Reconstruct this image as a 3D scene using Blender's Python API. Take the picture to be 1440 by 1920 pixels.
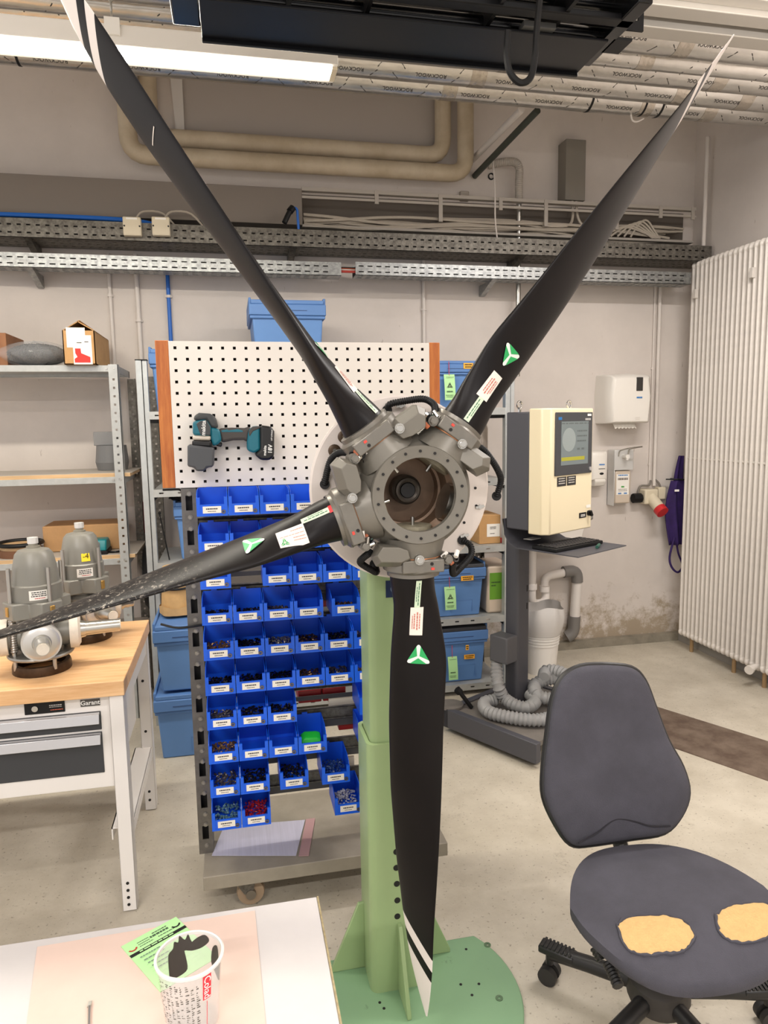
import bpy, math, random
from mathutils import Vector, Matrix
random.seed(7)
for o in list(bpy.data.objects): bpy.data.objects.remove(o)
scene = bpy.context.scene
COL = scene.collection
V = Vector
R_ = math.radians
# ------------------------------------------------------------------ camera (world: X along back wall, Y towards it, Z up, metres)
FPX, CAMH = 1331.0, 1.70
_y, _p, _r = R_(12), R_(7.2), R_(0.9)
_F = V((math.sin(_y)*math.cos(_p), math.cos(_y)*math.cos(_p), -math.sin(_p)))
_R0 = V((math.cos(_y), -math.sin(_y), 0)); _U0 = _R0.cross(_F)
_RT = _R0*math.cos(_r) - _U0*math.sin(_r); _UP = _U0*math.cos(_r) + _R0*math.sin(_r)
CAM = V((0, 0, CAMH))
cd = bpy.data.cameras.new('camera'); cam = bpy.data.objects.new('camera', cd); COL.objects.link(cam)
cd.sensor_fit = 'VERTICAL'; cd.sensor_height = 36.0; cd.lens = FPX/1920*36.0; cd.clip_start = 0.05
cam.matrix_world = Matrix(((_RT.x, _UP.x, -_F.x, 0), (_RT.y, _UP.y, -_F.y, 0), (_RT.z, _UP.z, -_F.z, CAMH), (0, 0, 0, 1)))
scene.camera = cam
def _ray(x, y): return _F + _RT*((x-720)/FPX) - _UP*((y-960)/FPX)
def PY(x, y, Y): d = _ray(x, y); return CAM + d*(Y/d.y)          # survey helpers: measured point on a plane of known Y / Z / X
def PZ(x, y, Z): d = _ray(x, y); return CAM + d*((Z-CAMH)/d.z)
def PX(x, y, X): d = _ray(x, y); return CAM + d*(X/d.x)
# ------------------------------------------------------------------ world, lamps, exposure
w = bpy.data.worlds.new('world'); scene.world = w; w.use_nodes = True
w.node_tree.nodes['Background'].inputs[0].default_value = (1.0, 0.955, 0.93, 1)
w.node_tree.nodes['Background'].inputs[1].default_value = 0.80
scene.view_settings.view_transform = 'Standard'; scene.view_settings.look = 'None'
scene.view_settings.gamma = 1.0; scene.view_settings.exposure = 0.40
scene.view_settings.use_curve_mapping = False
def area(name, loc, sx, sy, power, col=(1, 0.955, 0.93), rot=(0, 0, 0)):
    l = bpy.data.lights.new(name, 'AREA'); l.shape = 'RECTANGLE'; l.size = sx; l.size_y = sy; l.energy = power; l.color = col
    o = bpy.data.objects.new(name, l); COL.objects.link(o); o.location = loc; o.rotation_euler = rot; return o
# unseen ceiling lamps, lights only without fixtures; rear pair raised as front fill
area('unseen_ceiling_lamp', (-1.3, 0.4, 3.4), 1.5, 0.12, 22)
area('unseen_ceiling_lamp', (1.7, 0.4, 3.4), 1.5, 0.12, 12)
area('unseen_ceiling_lamp', (-1.4, -1.5, 3.4), 1.5, 0.12, 70)
area('unseen_ceiling_lamp', (1.4, -1.5, 3.4), 1.5, 0.12, 62)
area('unseen_ceiling_lamp', (4.2, 0.6, 3.3), 1.5, 0.12, 34)
area('unseen_ceiling_lamp', (2.3, 2.62, 3.30), 1.3, 0.10, 34)
area('unseen_ceiling_lamp', (2.3, 2.30, 3.22), 1.3, 0.10, 12, rot=(math.pi, 0, 0))   # added upward light to brighten the slab, no fixture of its own
# ------------------------------------------------------------------ materials
def lin(c): return tuple(((v/255)/12.92 if v/255 <= 0.04045 else ((v/255+0.055)/1.055)**2.4) for v in c)+(1,)
MATS = {}
def M(name, rgb=None, rough=0.5, metal=0.0, var=0.0, vscale=6.0, bump=0.0, bscale=60.0, rgb2=None, stretch=None, spec=None, thr=(0.35, 0.65), coat=0, emit=None, estr=1.0):
    if name in MATS: return MATS[name]
    m = bpy.data.materials.new(name); m.use_nodes = True; MATS[name] = m
    nt = m.node_tree; N = nt.nodes; L = nt.links; b = N['Principled BSDF']
    b.inputs['Base Color'].default_value = lin(rgb); b.inputs['Roughness'].default_value = rough; b.inputs['Metallic'].default_value = metal
    if spec is not None: b.inputs['Specular IOR Level'].default_value = spec
    if coat: b.inputs['Coat Weight'].default_value = coat
    if emit: b.inputs['Emission Color'].default_value = lin(emit); b.inputs['Emission Strength'].default_value = estr
    if var or bump:
        tc = N.new('ShaderNodeTexCoord'); mp = N.new('ShaderNodeMapping'); L.new(tc.outputs['Object'], mp.inputs[0])
        if stretch: mp.inputs['Scale'].default_value = stretch
    if var:
        n = N.new('ShaderNodeTexNoise'); n.inputs['Scale'].default_value = vscale; n.inputs['Detail'].default_value = 6; n.inputs['Roughness'].default_value = 0.65
        L.new(mp.outputs[0], n.inputs['Vector'])
        cr = N.new('ShaderNodeValToRGB'); cr.color_ramp.elements[0].position = thr[0]; cr.color_ramp.elements[1].position = thr[1]
        c1 = lin(rgb); c2 = lin(rgb2) if rgb2 else tuple(v*(1-var) for v in c1[:3])+(1,)
        cr.color_ramp.elements[0].color = c2; cr.color_ramp.elements[1].color = c1
        L.new(n.outputs['Fac'], cr.inputs[0]); L.new(cr.outputs[0], b.inputs['Base Color'])
    if bump:
        n2 = N.new('ShaderNodeTexNoise'); n2.inputs['Scale'].default_value = bscale; n2.inputs['Detail'].default_value = 4
        L.new(mp.outputs[0], n2.inputs['Vector'])
        bp = N.new('ShaderNodeBump'); bp.inputs['Strength'].default_value = bump; bp.inputs['Distance'].default_value = 0.01
        L.new(n2.outputs['Fac'], bp.inputs['Height']); L.new(bp.outputs[0], b.inputs['Normal'])
    return m
# ------------------------------------------------------------------ mesh builder
class MB:
    def __init__(s, T=None): s.v = []; s.f = []; s.mi = []; s.T = T; s.m = 0
    def add(s, vs, fs):
        o = len(s.v)
        s.v += [tuple(s.T @ V(p)) if s.T else tuple(p) for p in vs]
        for f in fs: s.f.append(tuple(i+o for i in f)); s.mi.append(s.m)
        return s
    def box(s, x0, x1, y0, y1, z0, z1):
        return s.add([(x0,y0,z0),(x1,y0,z0),(x1,y1,z0),(x0,y1,z0),(x0,y0,z1),(x1,y0,z1),(x1,y1,z1),(x0,y1,z1)],
                     [(3,2,1,0),(4,5,6,7),(0,1,5,4),(1,2,6,5),(2,3,7,6),(3,0,4,7)])
    def obox(s, c, u, v, w):          # centre and three half-axis vectors
        c, u, v, w = V(c), V(u), V(v), V(w)
        p = [c-u-v-w, c+u-v-w, c+u+v-w, c-u+v-w, c-u-v+w, c+u-v+w, c+u+v+w, c-u+v+w]
        return s.add(p, [(3,2,1,0),(4,5,6,7),(0,1,5,4),(1,2,6,5),(2,3,7,6),(3,0,4,7)])
    def frame(s, d):
        d = V(d).normalized(); a = V((0,0,1)) if abs(d.z) < 0.9 else V((1,0,0))
        u = d.cross(a).normalized(); return u, d.cross(u).normalized(), d
    def cyl(s, p0, p1, r0, r1=None, n=16, caps=True, a0=0.0):
        p0, p1 = V(p0), V(p1); r1 = r0 if r1 is None else r1; u, v, _ = s.frame(p1-p0); vs = []
        for p, r in ((p0, r0), (p1, r1)):
            for i in range(n):
                a = a0+2*math.pi*i/n; vs.append(p+u*(r*math.cos(a))+v*(r*math.sin(a)))
        fs = [(i, (i+1) % n, n+(i+1) % n, n+i) for i in range(n)]
        if caps: fs += [tuple(range(n))[::-1], tuple(range(n, 2*n))]
        return s.add(vs, fs)
    def lathe(s, prof, o, ax, n=32, close=False, nocap=False):   # prof: (radius, height along ax)
        o = V(o); u, v, d = s.frame(ax); vs = []; k = len(prof)
        for r, h in prof:
            for i in range(n):
                a = 2*math.pi*i/n; vs.append(o+d*h+u*(r*math.cos(a))+v*(r*math.sin(a)))
        fs = [(j*n+i, j*n+(i+1) % n, (j+1)*n+(i+1) % n, (j+1)*n+i) for j in range(k-1) for i in range(n)]
        if close: fs += [((k-1)*n+i, (k-1)*n+(i+1) % n, (i+1) % n, i) for i in range(n)]
        elif not nocap:
            if prof[0][0] > 1e-5: fs.append(tuple(range(n))[::-1])
            if prof[-1][0] > 1e-5: fs.append(tuple(range((k-1)*n, k*n)))
        return s.add(vs, fs)
    def tube(s, pts, r, n=8, caps=True, closed=False):
        pts = [V(p) for p in pts]; k = len(pts); vs = []; u = None
        rr = r if isinstance(r, (list, tuple)) else [r]*k
        for i, p in enumerate(pts):
            d = (pts[(i+1) % k]-pts[i-1]) if closed else (pts[min(i+1, k-1)]-pts[max(i-1, 0)])
            d.normalize()
            if u is None: u = s.frame(d)[0]
            u = (u-d*u.dot(d)); u = u.normalized() if u.length > 1e-6 else s.frame(d)[0]
            v = d.cross(u)
            for j in range(n):
                a = 2*math.pi*j/n; vs.append(p+u*(rr[i]*math.cos(a))+v*(rr[i]*math.sin(a)))
        m = k if closed else k-1
        fs = [(i*n+j, i*n+(j+1) % n, ((i+1) % k)*n+(j+1) % n, ((i+1) % k)*n+j) for i in range(m) for j in range(n)]
        if caps and not closed: fs += [tuple(range(n))[::-1], tuple(range((k-1)*n, k*n))]
        return s.add(vs, fs)
    def prism(s, poly, o, u, v, w):   # polygon in (u,v), extruded along w
        o, u, v, w = V(o), V(u), V(v), V(w); k = len(poly)
        a = [o+u*x+v*y for x, y in poly]
        return s.add(a+[p+w for p in a], [tuple(range(k))[::-1], tuple(range(k, 2*k))]+[(i, (i+1) % k, k+(i+1) % k, k+i) for i in range(k)])
    def grid(s, fn, nu, nv):
        vs = [fn(i/nu, j/nv) for j in range(nv+1) for i in range(nu+1)]
        return s.add(vs, [(j*(nu+1)+i, j*(nu+1)+i+1, (j+1)*(nu+1)+i+1, (j+1)*(nu+1)+i) for j in range(nv) for i in range(nu)])
    def ball(s, c, rx, ry=None, rz=None, nu=14, nv=8, fn=None):
        ry = rx if ry is None else ry; rz = rx if rz is None else rz; c = V(c)
        def g(a, b):
            t, p = 2*math.pi*a, math.pi*(b-0.5); k = fn(t, p) if fn else 1
            return c+V((rx*k*math.cos(t)*math.cos(p), ry*k*math.sin(t)*math.cos(p), rz*k*math.sin(p)))
        return s.grid(g, nu, nv)
    def sheet(s, o, u, v, wd, ht, hx, hy, th=0.002):  # thin plate with a grid of real holes: hx, hy lists of (start, end)
        o, u, v = V(o), V(u).normalized(), V(v).normalized(); n = u.cross(v)
        xs = [0]+[q for h in hx for q in h]+[wd]; ys = [0]+[q for h in hy for q in h]+[ht]; W = len(xs)
        for k, off in ((1, 0.0), (-1, -th)):
            vs = [o+u*x+v*y+n*off for y in ys for x in xs]
            fs = []
            for j in range(len(ys)-1):
                for i in range(W-1):
                    if i % 2 == 1 and j % 2 == 1: continue
                    q = (j*W+i, j*W+i+1, (j+1)*W+i+1, (j+1)*W+i); fs.append(q if k == 1 else q[::-1])
            s.add(vs, fs)
            if th < 0.0015: return s
        for hx0, hx1 in hx:
            for hy0, hy1 in hy:
                p = [o+u*a+v*b for a, b in ((hx0,hy0),(hx1,hy0),(hx1,hy1),(hx0,hy1))]
                s.add(p+[q-n*th for q in p], [(i, (i+1) % 4, 4+(i+1) % 4, 4+i)[::-1] for i in range(4)])
        p = [o, o+u*wd, o+u*wd+v*ht, o+v*ht]
        s.add(p+[q-n*th for q in p], [(i, 4+i, 4+(i+1) % 4, (i+1) % 4) for i in range(4)])
        return s
def mesh_of(name, mb, mats, angle=35):
    me = bpy.data.meshes.new(name); me.from_pydata(mb.v, [], mb.f)
    for m in (mats if isinstance(mats, (list, tuple)) else [mats]): me.materials.append(m)
    for p, i in zip(me.polygons, mb.mi): p.material_index = i
    me.polygons.foreach_set('use_smooth', [True]*len(me.polygons)); me.update()
    me.set_sharp_from_angle(angle=R_(angle))
    return me
def basis(o): return o.matrix_basis.copy()
def wm(o):
    m = basis(o)
    while o.parent: o = o.parent; m = basis(o) @ m
    return m
def part(parent, name, mb, mats, world=True, label=None, bevel=0, angle=35, kind=None):
    """one mesh object under its parent; mb in world coordinates unless world=False"""
    if world and parent is not None:
        inv = wm(parent).inverted(); mb.v = [tuple(inv @ V(p)) for p in mb.v]
    o = bpy.data.objects.new(name, mesh_of(name, mb, mats, angle)); COL.objects.link(o); o.parent = parent
    if label: o['label'] = label
    if kind: o['kind'] = kind
    if bevel:
        b = o.modifiers.new('bevel', 'BEVEL'); b.width = bevel; b.segments = 2; b.limit_method = 'ANGLE'; b.angle_limit = R_(40)
    return o
def tag(o, label, cat, group=None):
    o['label'] = label; o['category'] = cat
    if group: o['group'] = group
    return o
def thing(name, label, cat, loc=(0, 0, 0), rotz=0.0, group=None):
    o = bpy.data.objects.new(name, None); COL.objects.link(o); o.location = loc; o.rotation_euler = (0, 0, rotz); o.empty_display_size = 0.1
    return tag(o, label, cat, group)
def single(name, label, cat, mb, mats, loc=None, group=None, bevel=0, kind=None, angle=35):
    """a thing that is one mesh; mb in world coordinates, origin moved to loc"""
    if loc is None:
        xs = [p[0] for p in mb.v]; ys = [p[1] for p in mb.v]; zs = [p[2] for p in mb.v]
        loc = ((min(xs)+max(xs))/2, (min(ys)+max(ys))/2, min(zs))
    mb.v = [(p[0]-loc[0], p[1]-loc[1], p[2]-loc[2]) for p in mb.v]
    o = part(None, name, mb, mats, bevel=bevel, kind=kind, angle=angle); o.location = loc
    return tag(o, label, cat, group)
def struct(name, mb, mats, bevel=0, parent=None, label=None):
    o = part(parent, name, mb, mats, bevel=bevel)
    if parent is None: o['kind'] = 'structure'
    if label: o['label'] = label
    return o
def copy_tree(o, parent=None):
    c = o.copy(); COL.objects.link(c); c.parent = parent
    for ch in list(o.children): copy_tree(ch, c)
    return c
_tx = {}
def text_mb(string, size, fn, align='CENTER', bold=0.0):
    """flat lettering; fn maps (x, y) in metres to a world point"""
    key = (string, align, bold)
    if key not in _tx:
        c = bpy.data.curves.new('t', 'FONT'); c.body = string; c.size = 1.0; c.align_x = align; c.align_y = 'CENTER'; c.resolution_u = 2; c.offset = bold
        o = bpy.data.objects.new('t', c); me = bpy.data.meshes.new_from_object(o)
        _tx[key] = ([tuple(v.co) for v in me.vertices], [tuple(p.vertices) for p in me.polygons])
        bpy.data.objects.remove(o); bpy.data.curves.remove(c); bpy.data.meshes.remove(me)
    vs, fs = _tx[key]
    return MB().add([fn(x*size, y*size) for x, y, z in vs], fs)
def plane_fn(o, u, v):
    o, u, v = V(o), V(u).normalized(), V(v).normalized(); return lambda x, y: o+u*x+v*y
def bars_mb(rows, fn, seed=1):
    """small unreadable print: rows of (x0, x1, y, height), broken into word-like dashes"""
    rnd = random.Random(seed); mb = MB()
    for x0, x1, y, h in rows:
        x = x0
        while x < x1:
            w = min((x1-x0)*rnd.uniform(0.08, 0.2), x1-x); mb.add([fn(x, y-h/2), fn(x+w, y-h/2), fn(x+w, y+h/2), fn(x, y+h/2)], [(0, 1, 2, 3)]); x += w+(x1-x0)*0.03
    return mb
def card(fn, x0, x1, y0, y1): return MB().add([fn(x0, y0), fn(x1, y0), fn(x1, y1), fn(x0, y1)], [(0, 1, 2, 3)])
def rrect(w, h, r, n=4):
    p = []
    for cx, cy, a in ((w/2-r, h/2-r, 0), (-w/2+r, h/2-r, 90), (-w/2+r, -h/2+r, 180), (w/2-r, -h/2+r, 270)):
        for i in range(n+1): t = R_(a+90*i/n); p.append((cx+r*math.cos(t), cy+r*math.sin(t)))
    return p
def smooth_path(pts, k=6):
    pts = [V(p) for p in pts]; out = []
    for i in range(len(pts)-1):
        p0 = pts[max(i-1, 0)]; p1 = pts[i]; p2 = pts[i+1]; p3 = pts[min(i+2, len(pts)-1)]
        for j in range(k):
            t = j/k; out.append(0.5*((2*p1)+(p2-p0)*t+(2*p0-5*p1+4*p2-p3)*t*t+(3*p1-p0-3*p2+p3)*t**3))
    return out+[pts[-1]]
def corr_tube(mb, path, r, pitch=0.008, amp=0.14, n=10):
    """corrugated hose along a path"""
    path = [V(p) for p in path]; L = [0]
    for a, b in zip(path, path[1:]): L.append(L[-1]+(b-a).length)
    tot = L[-1]; k = max(4, int(tot/pitch*2)); pts = []; rr = []; j = 0
    for i in range(k+1):
        d = tot*i/k
        while j < len(path)-2 and L[j+1] < d: j += 1
        t = (d-L[j])/max(L[j+1]-L[j], 1e-6); pts.append(path[j].lerp(path[j+1], t)); rr.append(r*(1+(amp if i % 2 else -amp)))
    return mb.tube(pts, rr, n)
def hexbolt(mb, c, ax, r=0.008, h=0.006):
    c, ax = V(c), V(ax).normalized(); mb.cyl(c, c+ax*h, r, n=6); mb.cyl(c-ax*0.001, c+ax*0.001, r*1.15, n=14); mb.cyl(c+ax*h, c+ax*(h+0.0012), r*0.82, r*0.7, n=14); return mb

white = M('white_paint', (228, 224, 216), 0.45); black_p = M('black_plastic', (19, 19, 20), 0.5, spec=0.3); ink = M('black_ink', (25, 25, 25), 0.6)
paper = M('paper_white', (240, 236, 228), 0.7); redink = M('red_ink', (190, 60, 55), 0.6); bluei = M('blue_ink', (40, 120, 190), 0.6)
galv = M('galvanised_steel', (172, 174, 172), 0.38, 0.75, var=0.25, vscale=40, rgb2=(130, 132, 132))
galv_old = M('old_galvanised_steel', (126, 122, 114), 0.5, 0.7, var=0.4, vscale=45, rgb2=(84, 80, 74))
steel = M('bright_steel', (190, 188, 182), 0.28, 1.0); chrome = M('chrome', (220, 220, 218), 0.12, 1.0)
card_b = M('cardboard', (196, 152, 100), 0.8, var=0.12, vscale=12); wood = M('beech_wood', (236, 194, 146), 0.40, var=0.25, vscale=9, stretch=(0.6, 6, 6), rgb2=(218, 168, 116))
green_card = M('green_paper', (178, 226, 160), 0.7); orange_l = M('orange_label', (247, 178, 52), 0.6); yellow_l = M('yellow_label', (246, 214, 40), 0.6)
# ================================================================== the room
YW, XR = 4.76, 3.33
def floor_mat():
    m = M('sealed_concrete', (196, 185, 165), 0.42, bump=0.06, bscale=90); nt = m.node_tree; N = nt.nodes; L = nt.links; b = N['Principled BSDF']
    tc = N['Texture Coordinate']
    def noise(sc, d=8, r=0.6):
        n = N.new('ShaderNodeTexNoise'); n.inputs['Scale'].default_value = sc; n.inputs['Detail'].default_value = d; n.inputs['Roughness'].default_value = r; L.new(tc.outputs['Object'], n.inputs['Vector']); return n
    def ramp(n, p0, p1, c0, c1):
        r = N.new('ShaderNodeValToRGB'); r.color_ramp.elements[0].position = p0; r.color_ramp.elements[1].position = p1; r.color_ramp.elements[0].color = c0; r.color_ramp.elements[1].color = c1; L.new(n.outputs['Fac'], r.inputs[0]); return r
    a = ramp(noise(2.2, 10, 0.7), 0.34, 0.62, lin((176, 167, 150)), lin((202, 194, 178)))
    sp = ramp(noise(75, 3, 0.5), 0.30, 0.37, lin((120, 110, 96)), (1, 1, 1, 1))
    st = ramp(noise(7, 8, 0.75), 0.24, 0.40, lin((132, 122, 106)), (1, 1, 1, 1))
    prev = a.outputs[0]
    for r, f in ((sp, 0.5), (st, 0.55)):
        mx = N.new('ShaderNodeMixRGB'); mx.blend_type = 'MULTIPLY'; mx.inputs[0].default_value = f; L.new(prev, mx.inputs[1]); L.new(r.outputs[0], mx.inputs[2]); prev = mx.outputs[0]
    L.new(prev, b.inputs['Base Color']); return m
def wall_mat():
    m = M('painted_plaster', (214, 205, 197), 0.75, var=0.08, vscale=2.5, bump=0.12, bscale=14); nt = m.node_tree; N = nt.nodes; L = nt.links; b = N['Principled BSDF']
    tc = N['Texture Coordinate']; sx = N.new('ShaderNodeSeparateXYZ'); L.new(tc.outputs['Object'], sx.inputs[0])
    n = N.new('ShaderNodeTexNoise'); n.inputs['Scale'].default_value = 9; n.inputs['Detail'].default_value = 9; n.inputs['Roughness'].default_value = 0.75; L.new(tc.outputs['Object'], n.inputs['Vector'])
    mr = N.new('ShaderNodeMapRange'); mr.inputs[1].default_value = 0.05; mr.inputs[2].default_value = 0.62; mr.inputs[3].default_value = 0.36; mr.inputs[4].default_value = -0.05; L.new(sx.outputs['Z'], mr.inputs[0])
    ad = N.new('ShaderNodeMath'); ad.operation = 'ADD'; L.new(n.outputs['Fac'], ad.inputs[0]); L.new(mr.outputs[0], ad.inputs[1])
    cr = N.new('ShaderNodeValToRGB'); cr.color_ramp.elements[0].position = 0.66; cr.color_ramp.elements[1].position = 0.84; cr.color_ramp.elements[0].color = (0, 0, 0, 1); cr.color_ramp.elements[1].color = (0.8, 0.8, 0.8, 1); L.new(ad.outputs[0], cr.inputs[0])
    old = b.inputs['Base Color'].links[0].from_socket
    mx = N.new('ShaderNodeMixRGB'); L.new(cr.outputs[0], mx.inputs[0]); L.new(old, mx.inputs[1]); mx.inputs[2].default_value = lin((150, 132, 104)); L.new(mx.outputs[0], b.inputs['Base Color'])
    # short random scuff scratches
    mp = N.new('ShaderNodeMapping'); mp.inputs['Scale'].default_value = (14, 14, 3.2); mp.inputs['Rotation'].default_value = (0, 0.35, 0); L.new(tc.outputs['Object'], mp.inputs[0])
    n3 = N.new('ShaderNodeTexNoise'); n3.inputs['Scale'].default_value = 3; n3.inputs['Detail'].default_value = 3; L.new(mp.outputs[0], n3.inputs['Vector'])
    c3 = N.new('ShaderNodeValToRGB'); c3.color_ramp.elements[0].position = 0.245; c3.color_ramp.elements[1].position = 0.28; c3.color_ramp.elements[0].color = (0.45, 0.4, 0.36, 1); L.new(n3.outputs['Fac'], c3.inputs[0])
    m2 = N.new('ShaderNodeMixRGB'); m2.blend_type = 'MULTIPLY'; m2.inputs[0].default_value = 0.6; L.new(mx.outputs[0], m2.inputs[1]); L.new(c3.outputs[0], m2.inputs[2]); L.new(m2.outputs[0], b.inputs['Base Color'])
    return m
fm = floor_mat(); wmat = wall_mat()
struct('floor', MB().box(-4, XR+0.3, -3, YW+0.3, -0.1, 0), fm)
struct('wall_back', MB().box(-4, XR+0.3, YW, YW+0.2, 0, 3.85), wmat)
wr = struct('wall_right', MB().box(XR, XR+0.2, -3, YW, 0, 3.85), wmat)
struct('ceiling', MB().box(-4, XR+0.3, 2.86, YW+0.2, 3.80, 3.95), M('ceiling_paint', (226, 220, 212), 0.8))
struct('trim_1', MB().box(-4, XR, -3, 2.86, 3.47, 3.7), MATS['ceiling_paint'], label='pale lowered ceiling slab')
con = M('bare_concrete', (150, 142, 126), 0.85, var=0.3, vscale=8, bump=0.4, bscale=30)
struct('baseboard_back', MB().box(1.4, XR, YW-0.05, YW, 0, 0.06), con)
struct('baseboard_right', MB().box(XR-0.03, XR, 1.5, YW-0.05, 0, 0.08), M('grey_base_paint', (150, 146, 140), 0.7))
# floor channel cover
mb = MB(); q = [V((2.32, 3.75, 0.004)), V((2.72, 3.01, 0.004)), V((2.355, 2.655, 0.004)), V((2.06, 3.24, 0.004))]
d = (q[1]-q[0]).normalized(); n = V((d.y, -d.x, 0))*-1
a0 = V((2.36, 3.68, 0)); L0 = 3.2; W0 = -0.45
nn = V((-d.y, d.x, 0)) if V((-d.y, d.x, 0)).x < 0 else V((d.y, -d.x, 0))
mb.prism([(0, 0), (L0, 0), (L0, 0.43), (0, 0.43)], a0, d, nn, (0, 0, 0.004))
struct('trim_2', mb, M('worn_steel_cover', (124, 108, 94), 0.55, 0.25, var=0.35, vscale=9, rgb2=(92, 74, 62)), label='worn brown steel floor channel cover')
# boarded window recess high on the wall: panel and jamb
struct('trim_3', MB().box(-0.20, 1.45, YW-0.012, YW, 3.46, 3.80), M('recess_board', (168, 160, 152), 0.75), label='grey board in high window recess')
struct('trim_4', MB().prism([(-0.25, 3.46), (-0.20, 3.46), (-0.20, 3.8), (-0.27, 3.8)], (0, YW, 0), (1, 0, 0), (0, 0, 1), (0, -0.03, 0)), M('jamb_paint', (205, 200, 194), 0.7), label='pale recess jamb')
# corner conduit on the right wall
def vpipe(name, label, x, y, z0, z1, r, mat, clips=()):
    t = thing(name, label, 'pipe', (x, y, z0)); part(t, 'pipe_run', MB().cyl((x, y, z0), (x, y, z1), r, n=12), mat)
    for z in clips: part(t, 'clip', MB().lathe([(r, -0.008), (r*1.45, -0.008), (r*1.45, 0.008), (r, 0.008)], (x, y, z), (0, 0, 1), 12, True).box(x-r*1.7, x+r*1.7, y, y+r*1.5, z-0.006, z+0.006), MATS['conduit_paint'] if 'conduit_paint' in MATS else mat)
    return t
cpaint = M('conduit_paint', (216, 208, 200), 0.5)
vpipe('conduit', 'thin wall-painted conduit behind the tall grey shelf, leftmost', -0.69, YW-0.012, 0.9, 2.75, 0.011, cpaint, (2.0, 2.5))
vpipe('conduit', 'pale conduit between left shelf and pegboard, beside blue hose', -0.53, YW-0.014, 0.3, 2.75, 0.014, cpaint, (2.35,))
vpipe('air_hose_drop', 'bright blue compressed-air line dropping behind the pegboard', -0.345, YW-0.016, 1.5, 2.72, 0.012, M('blue_hose', (28, 100, 190), 0.4), (2.5,))
vpipe('conduit', 'pale conduit right of the top blue crate behind the black blade', 1.305, YW-0.012, 1.9, 2.95, 0.012, cpaint, (2.45,))
t = vpipe('steel_pipe', 'bare steel riser pipe running down past both cable trays', 1.945, YW-0.10, 2.0, 3.16, 0.017, steel)
t = thing('insulated_elbow_pipe', 'foil-wrapped elbow pipe joining the steel riser', 'pipe', (1.94, 4.68, 3.15))
part(t, 'wrapped_bend', corr_tube(MB(), smooth_path([(1.76, 4.74, 3.395), (1.84, 4.70, 3.405), (1.915, 4.67, 3.40), (1.945, 4.66, 3.36), (1.945, 4.66, 3.27), (1.945, 4.66, 3.15)], 5), 0.026, 0.012, 0.05), M('wrap_grey', (176, 168, 158), 0.6))
vpipe('conduit', 'long thin conduit above the wall socket, left of its twin', 3.035, YW-0.01, 1.2, 2.64, 0.007, cpaint, (2.06, 1.36))
vpipe('conduit', 'thicker conduit above the wall socket beside the purple apron', 3.072, YW-0.016, 1.2, 2.64, 0.014, cpaint)
vpipe('conduit', 'grey-white conduit in the corner above the tall radiator', 3.27, 4.55, 2.75, 3.6, 0.014, cpaint)
single('cable_trunking', 'grey upright trunking box high above the cable duct', 'trunking', MB().box(2.27, 2.415, YW-0.12, YW, 3.17, 3.56), M('trunk_grey', (128, 122, 112), 0.55), bevel=0.003)
single('cable_drop', 'thin white cable hanging down to the upper cable tray', 'cable', MB().tube(smooth_path([(1.735, 4.60, 3.40), (1.745, 4.58, 3.2), (1.74, 4.56, 3.0), (1.74, 4.52, 2.86)], 4), 0.005, 6), cpaint)
# ------------------------------------------------------------------ cable duct
dg = M('duct_grey', (122, 113, 104), 0.65)
t = thing('cable_duct', 'long grey wall duct, covered at left and open with cables at right', 'duct', (0.5, 4.7, 2.92))
part(t, 'cover', MB().box(-3.0, 0.49, 4.60, YW, 2.925, 3.14), dg, bevel=0.003)
dd = M('duct_inside', (96, 88, 80), 0.8)
part(t, 'back_plate', MB().box(0.49, 3.24, YW-0.012, YW, 2.93, 3.15), dd)
part(t, 'shelf', MB().box(0.49, 3.24, 4.62, YW, 2.92, 2.935), M('duct_shelf', (170, 162, 152), 0.7))
part(t, 'top_rail', MB().box(0.49, 3.24, 4.60, 4.64, 3.13, 3.15).box(0.49, 3.24, 4.60, 4.61, 3.085, 3.10), M('rail_paint', (168, 160, 150), 0.6))
for x in (0.95, 1.37, 1.78, 2.10, 2.62, 2.95, 3.2): part(t, 'hanger', MB().box(x, x+0.025, 4.595, 4.605, 2.98 if x in (1.37, 2.10, 2.62) else 3.07, 3.15), MATS['rail_paint'])
cab = M('cable_grey', (178, 168, 154), 0.5)
tb = thing('cable_bundle', 'tangle of pale cables lying in the open wall duct', 'cables', (1.9, 4.68, 2.935))
rnd = random.Random(3)
for i in range(17):
    y = 4.63+0.009*(i % 9); z = 2.948+0.012*(i//4)+rnd.uniform(0, 0.03); x0 = 0.5 if i < 11 else rnd.uniform(1.2, 2.4); pts = []; x = x0; ph = rnd.uniform(0, 6)
    x1 = 3.2 if i % 3 else rnd.uniform(2.2, 3.1)
    while x < x1: pts.append((x, y+0.006*math.sin(3*x+ph), z+0.022*math.sin(2.1*x+ph)+0.012*math.sin(5*x+2*ph))); x += 0.16
    part(tb, 'cable', MB().tube(smooth_path(pts, 3), rnd.choice((0.0055, 0.007, 0.009)), 6), cab)
for i in range(6):
    cx = 2.72+0.03*i; w_ = 0.22-0.02*i
    part(tb, 'cable', MB().tube(smooth_path([(cx-w_, 4.62, 2.94), (cx-w_*0.5, 4.61, 2.98+0.01*i), (cx, 4.61, 3.0+0.01*i), (cx+w_*0.6, 4.615, 2.97), (cx+w_*0.9, 4.62, 2.94)], 4), 0.007, 6), cab)
part(tb, 'cable', MB().tube(smooth_path([(2.33, 4.66, 3.17), (2.33, 4.65, 3.06), (2.28, 4.63, 3.0), (2.1, 4.62, 2.99)], 5), 0.009, 6), cab)
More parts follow.
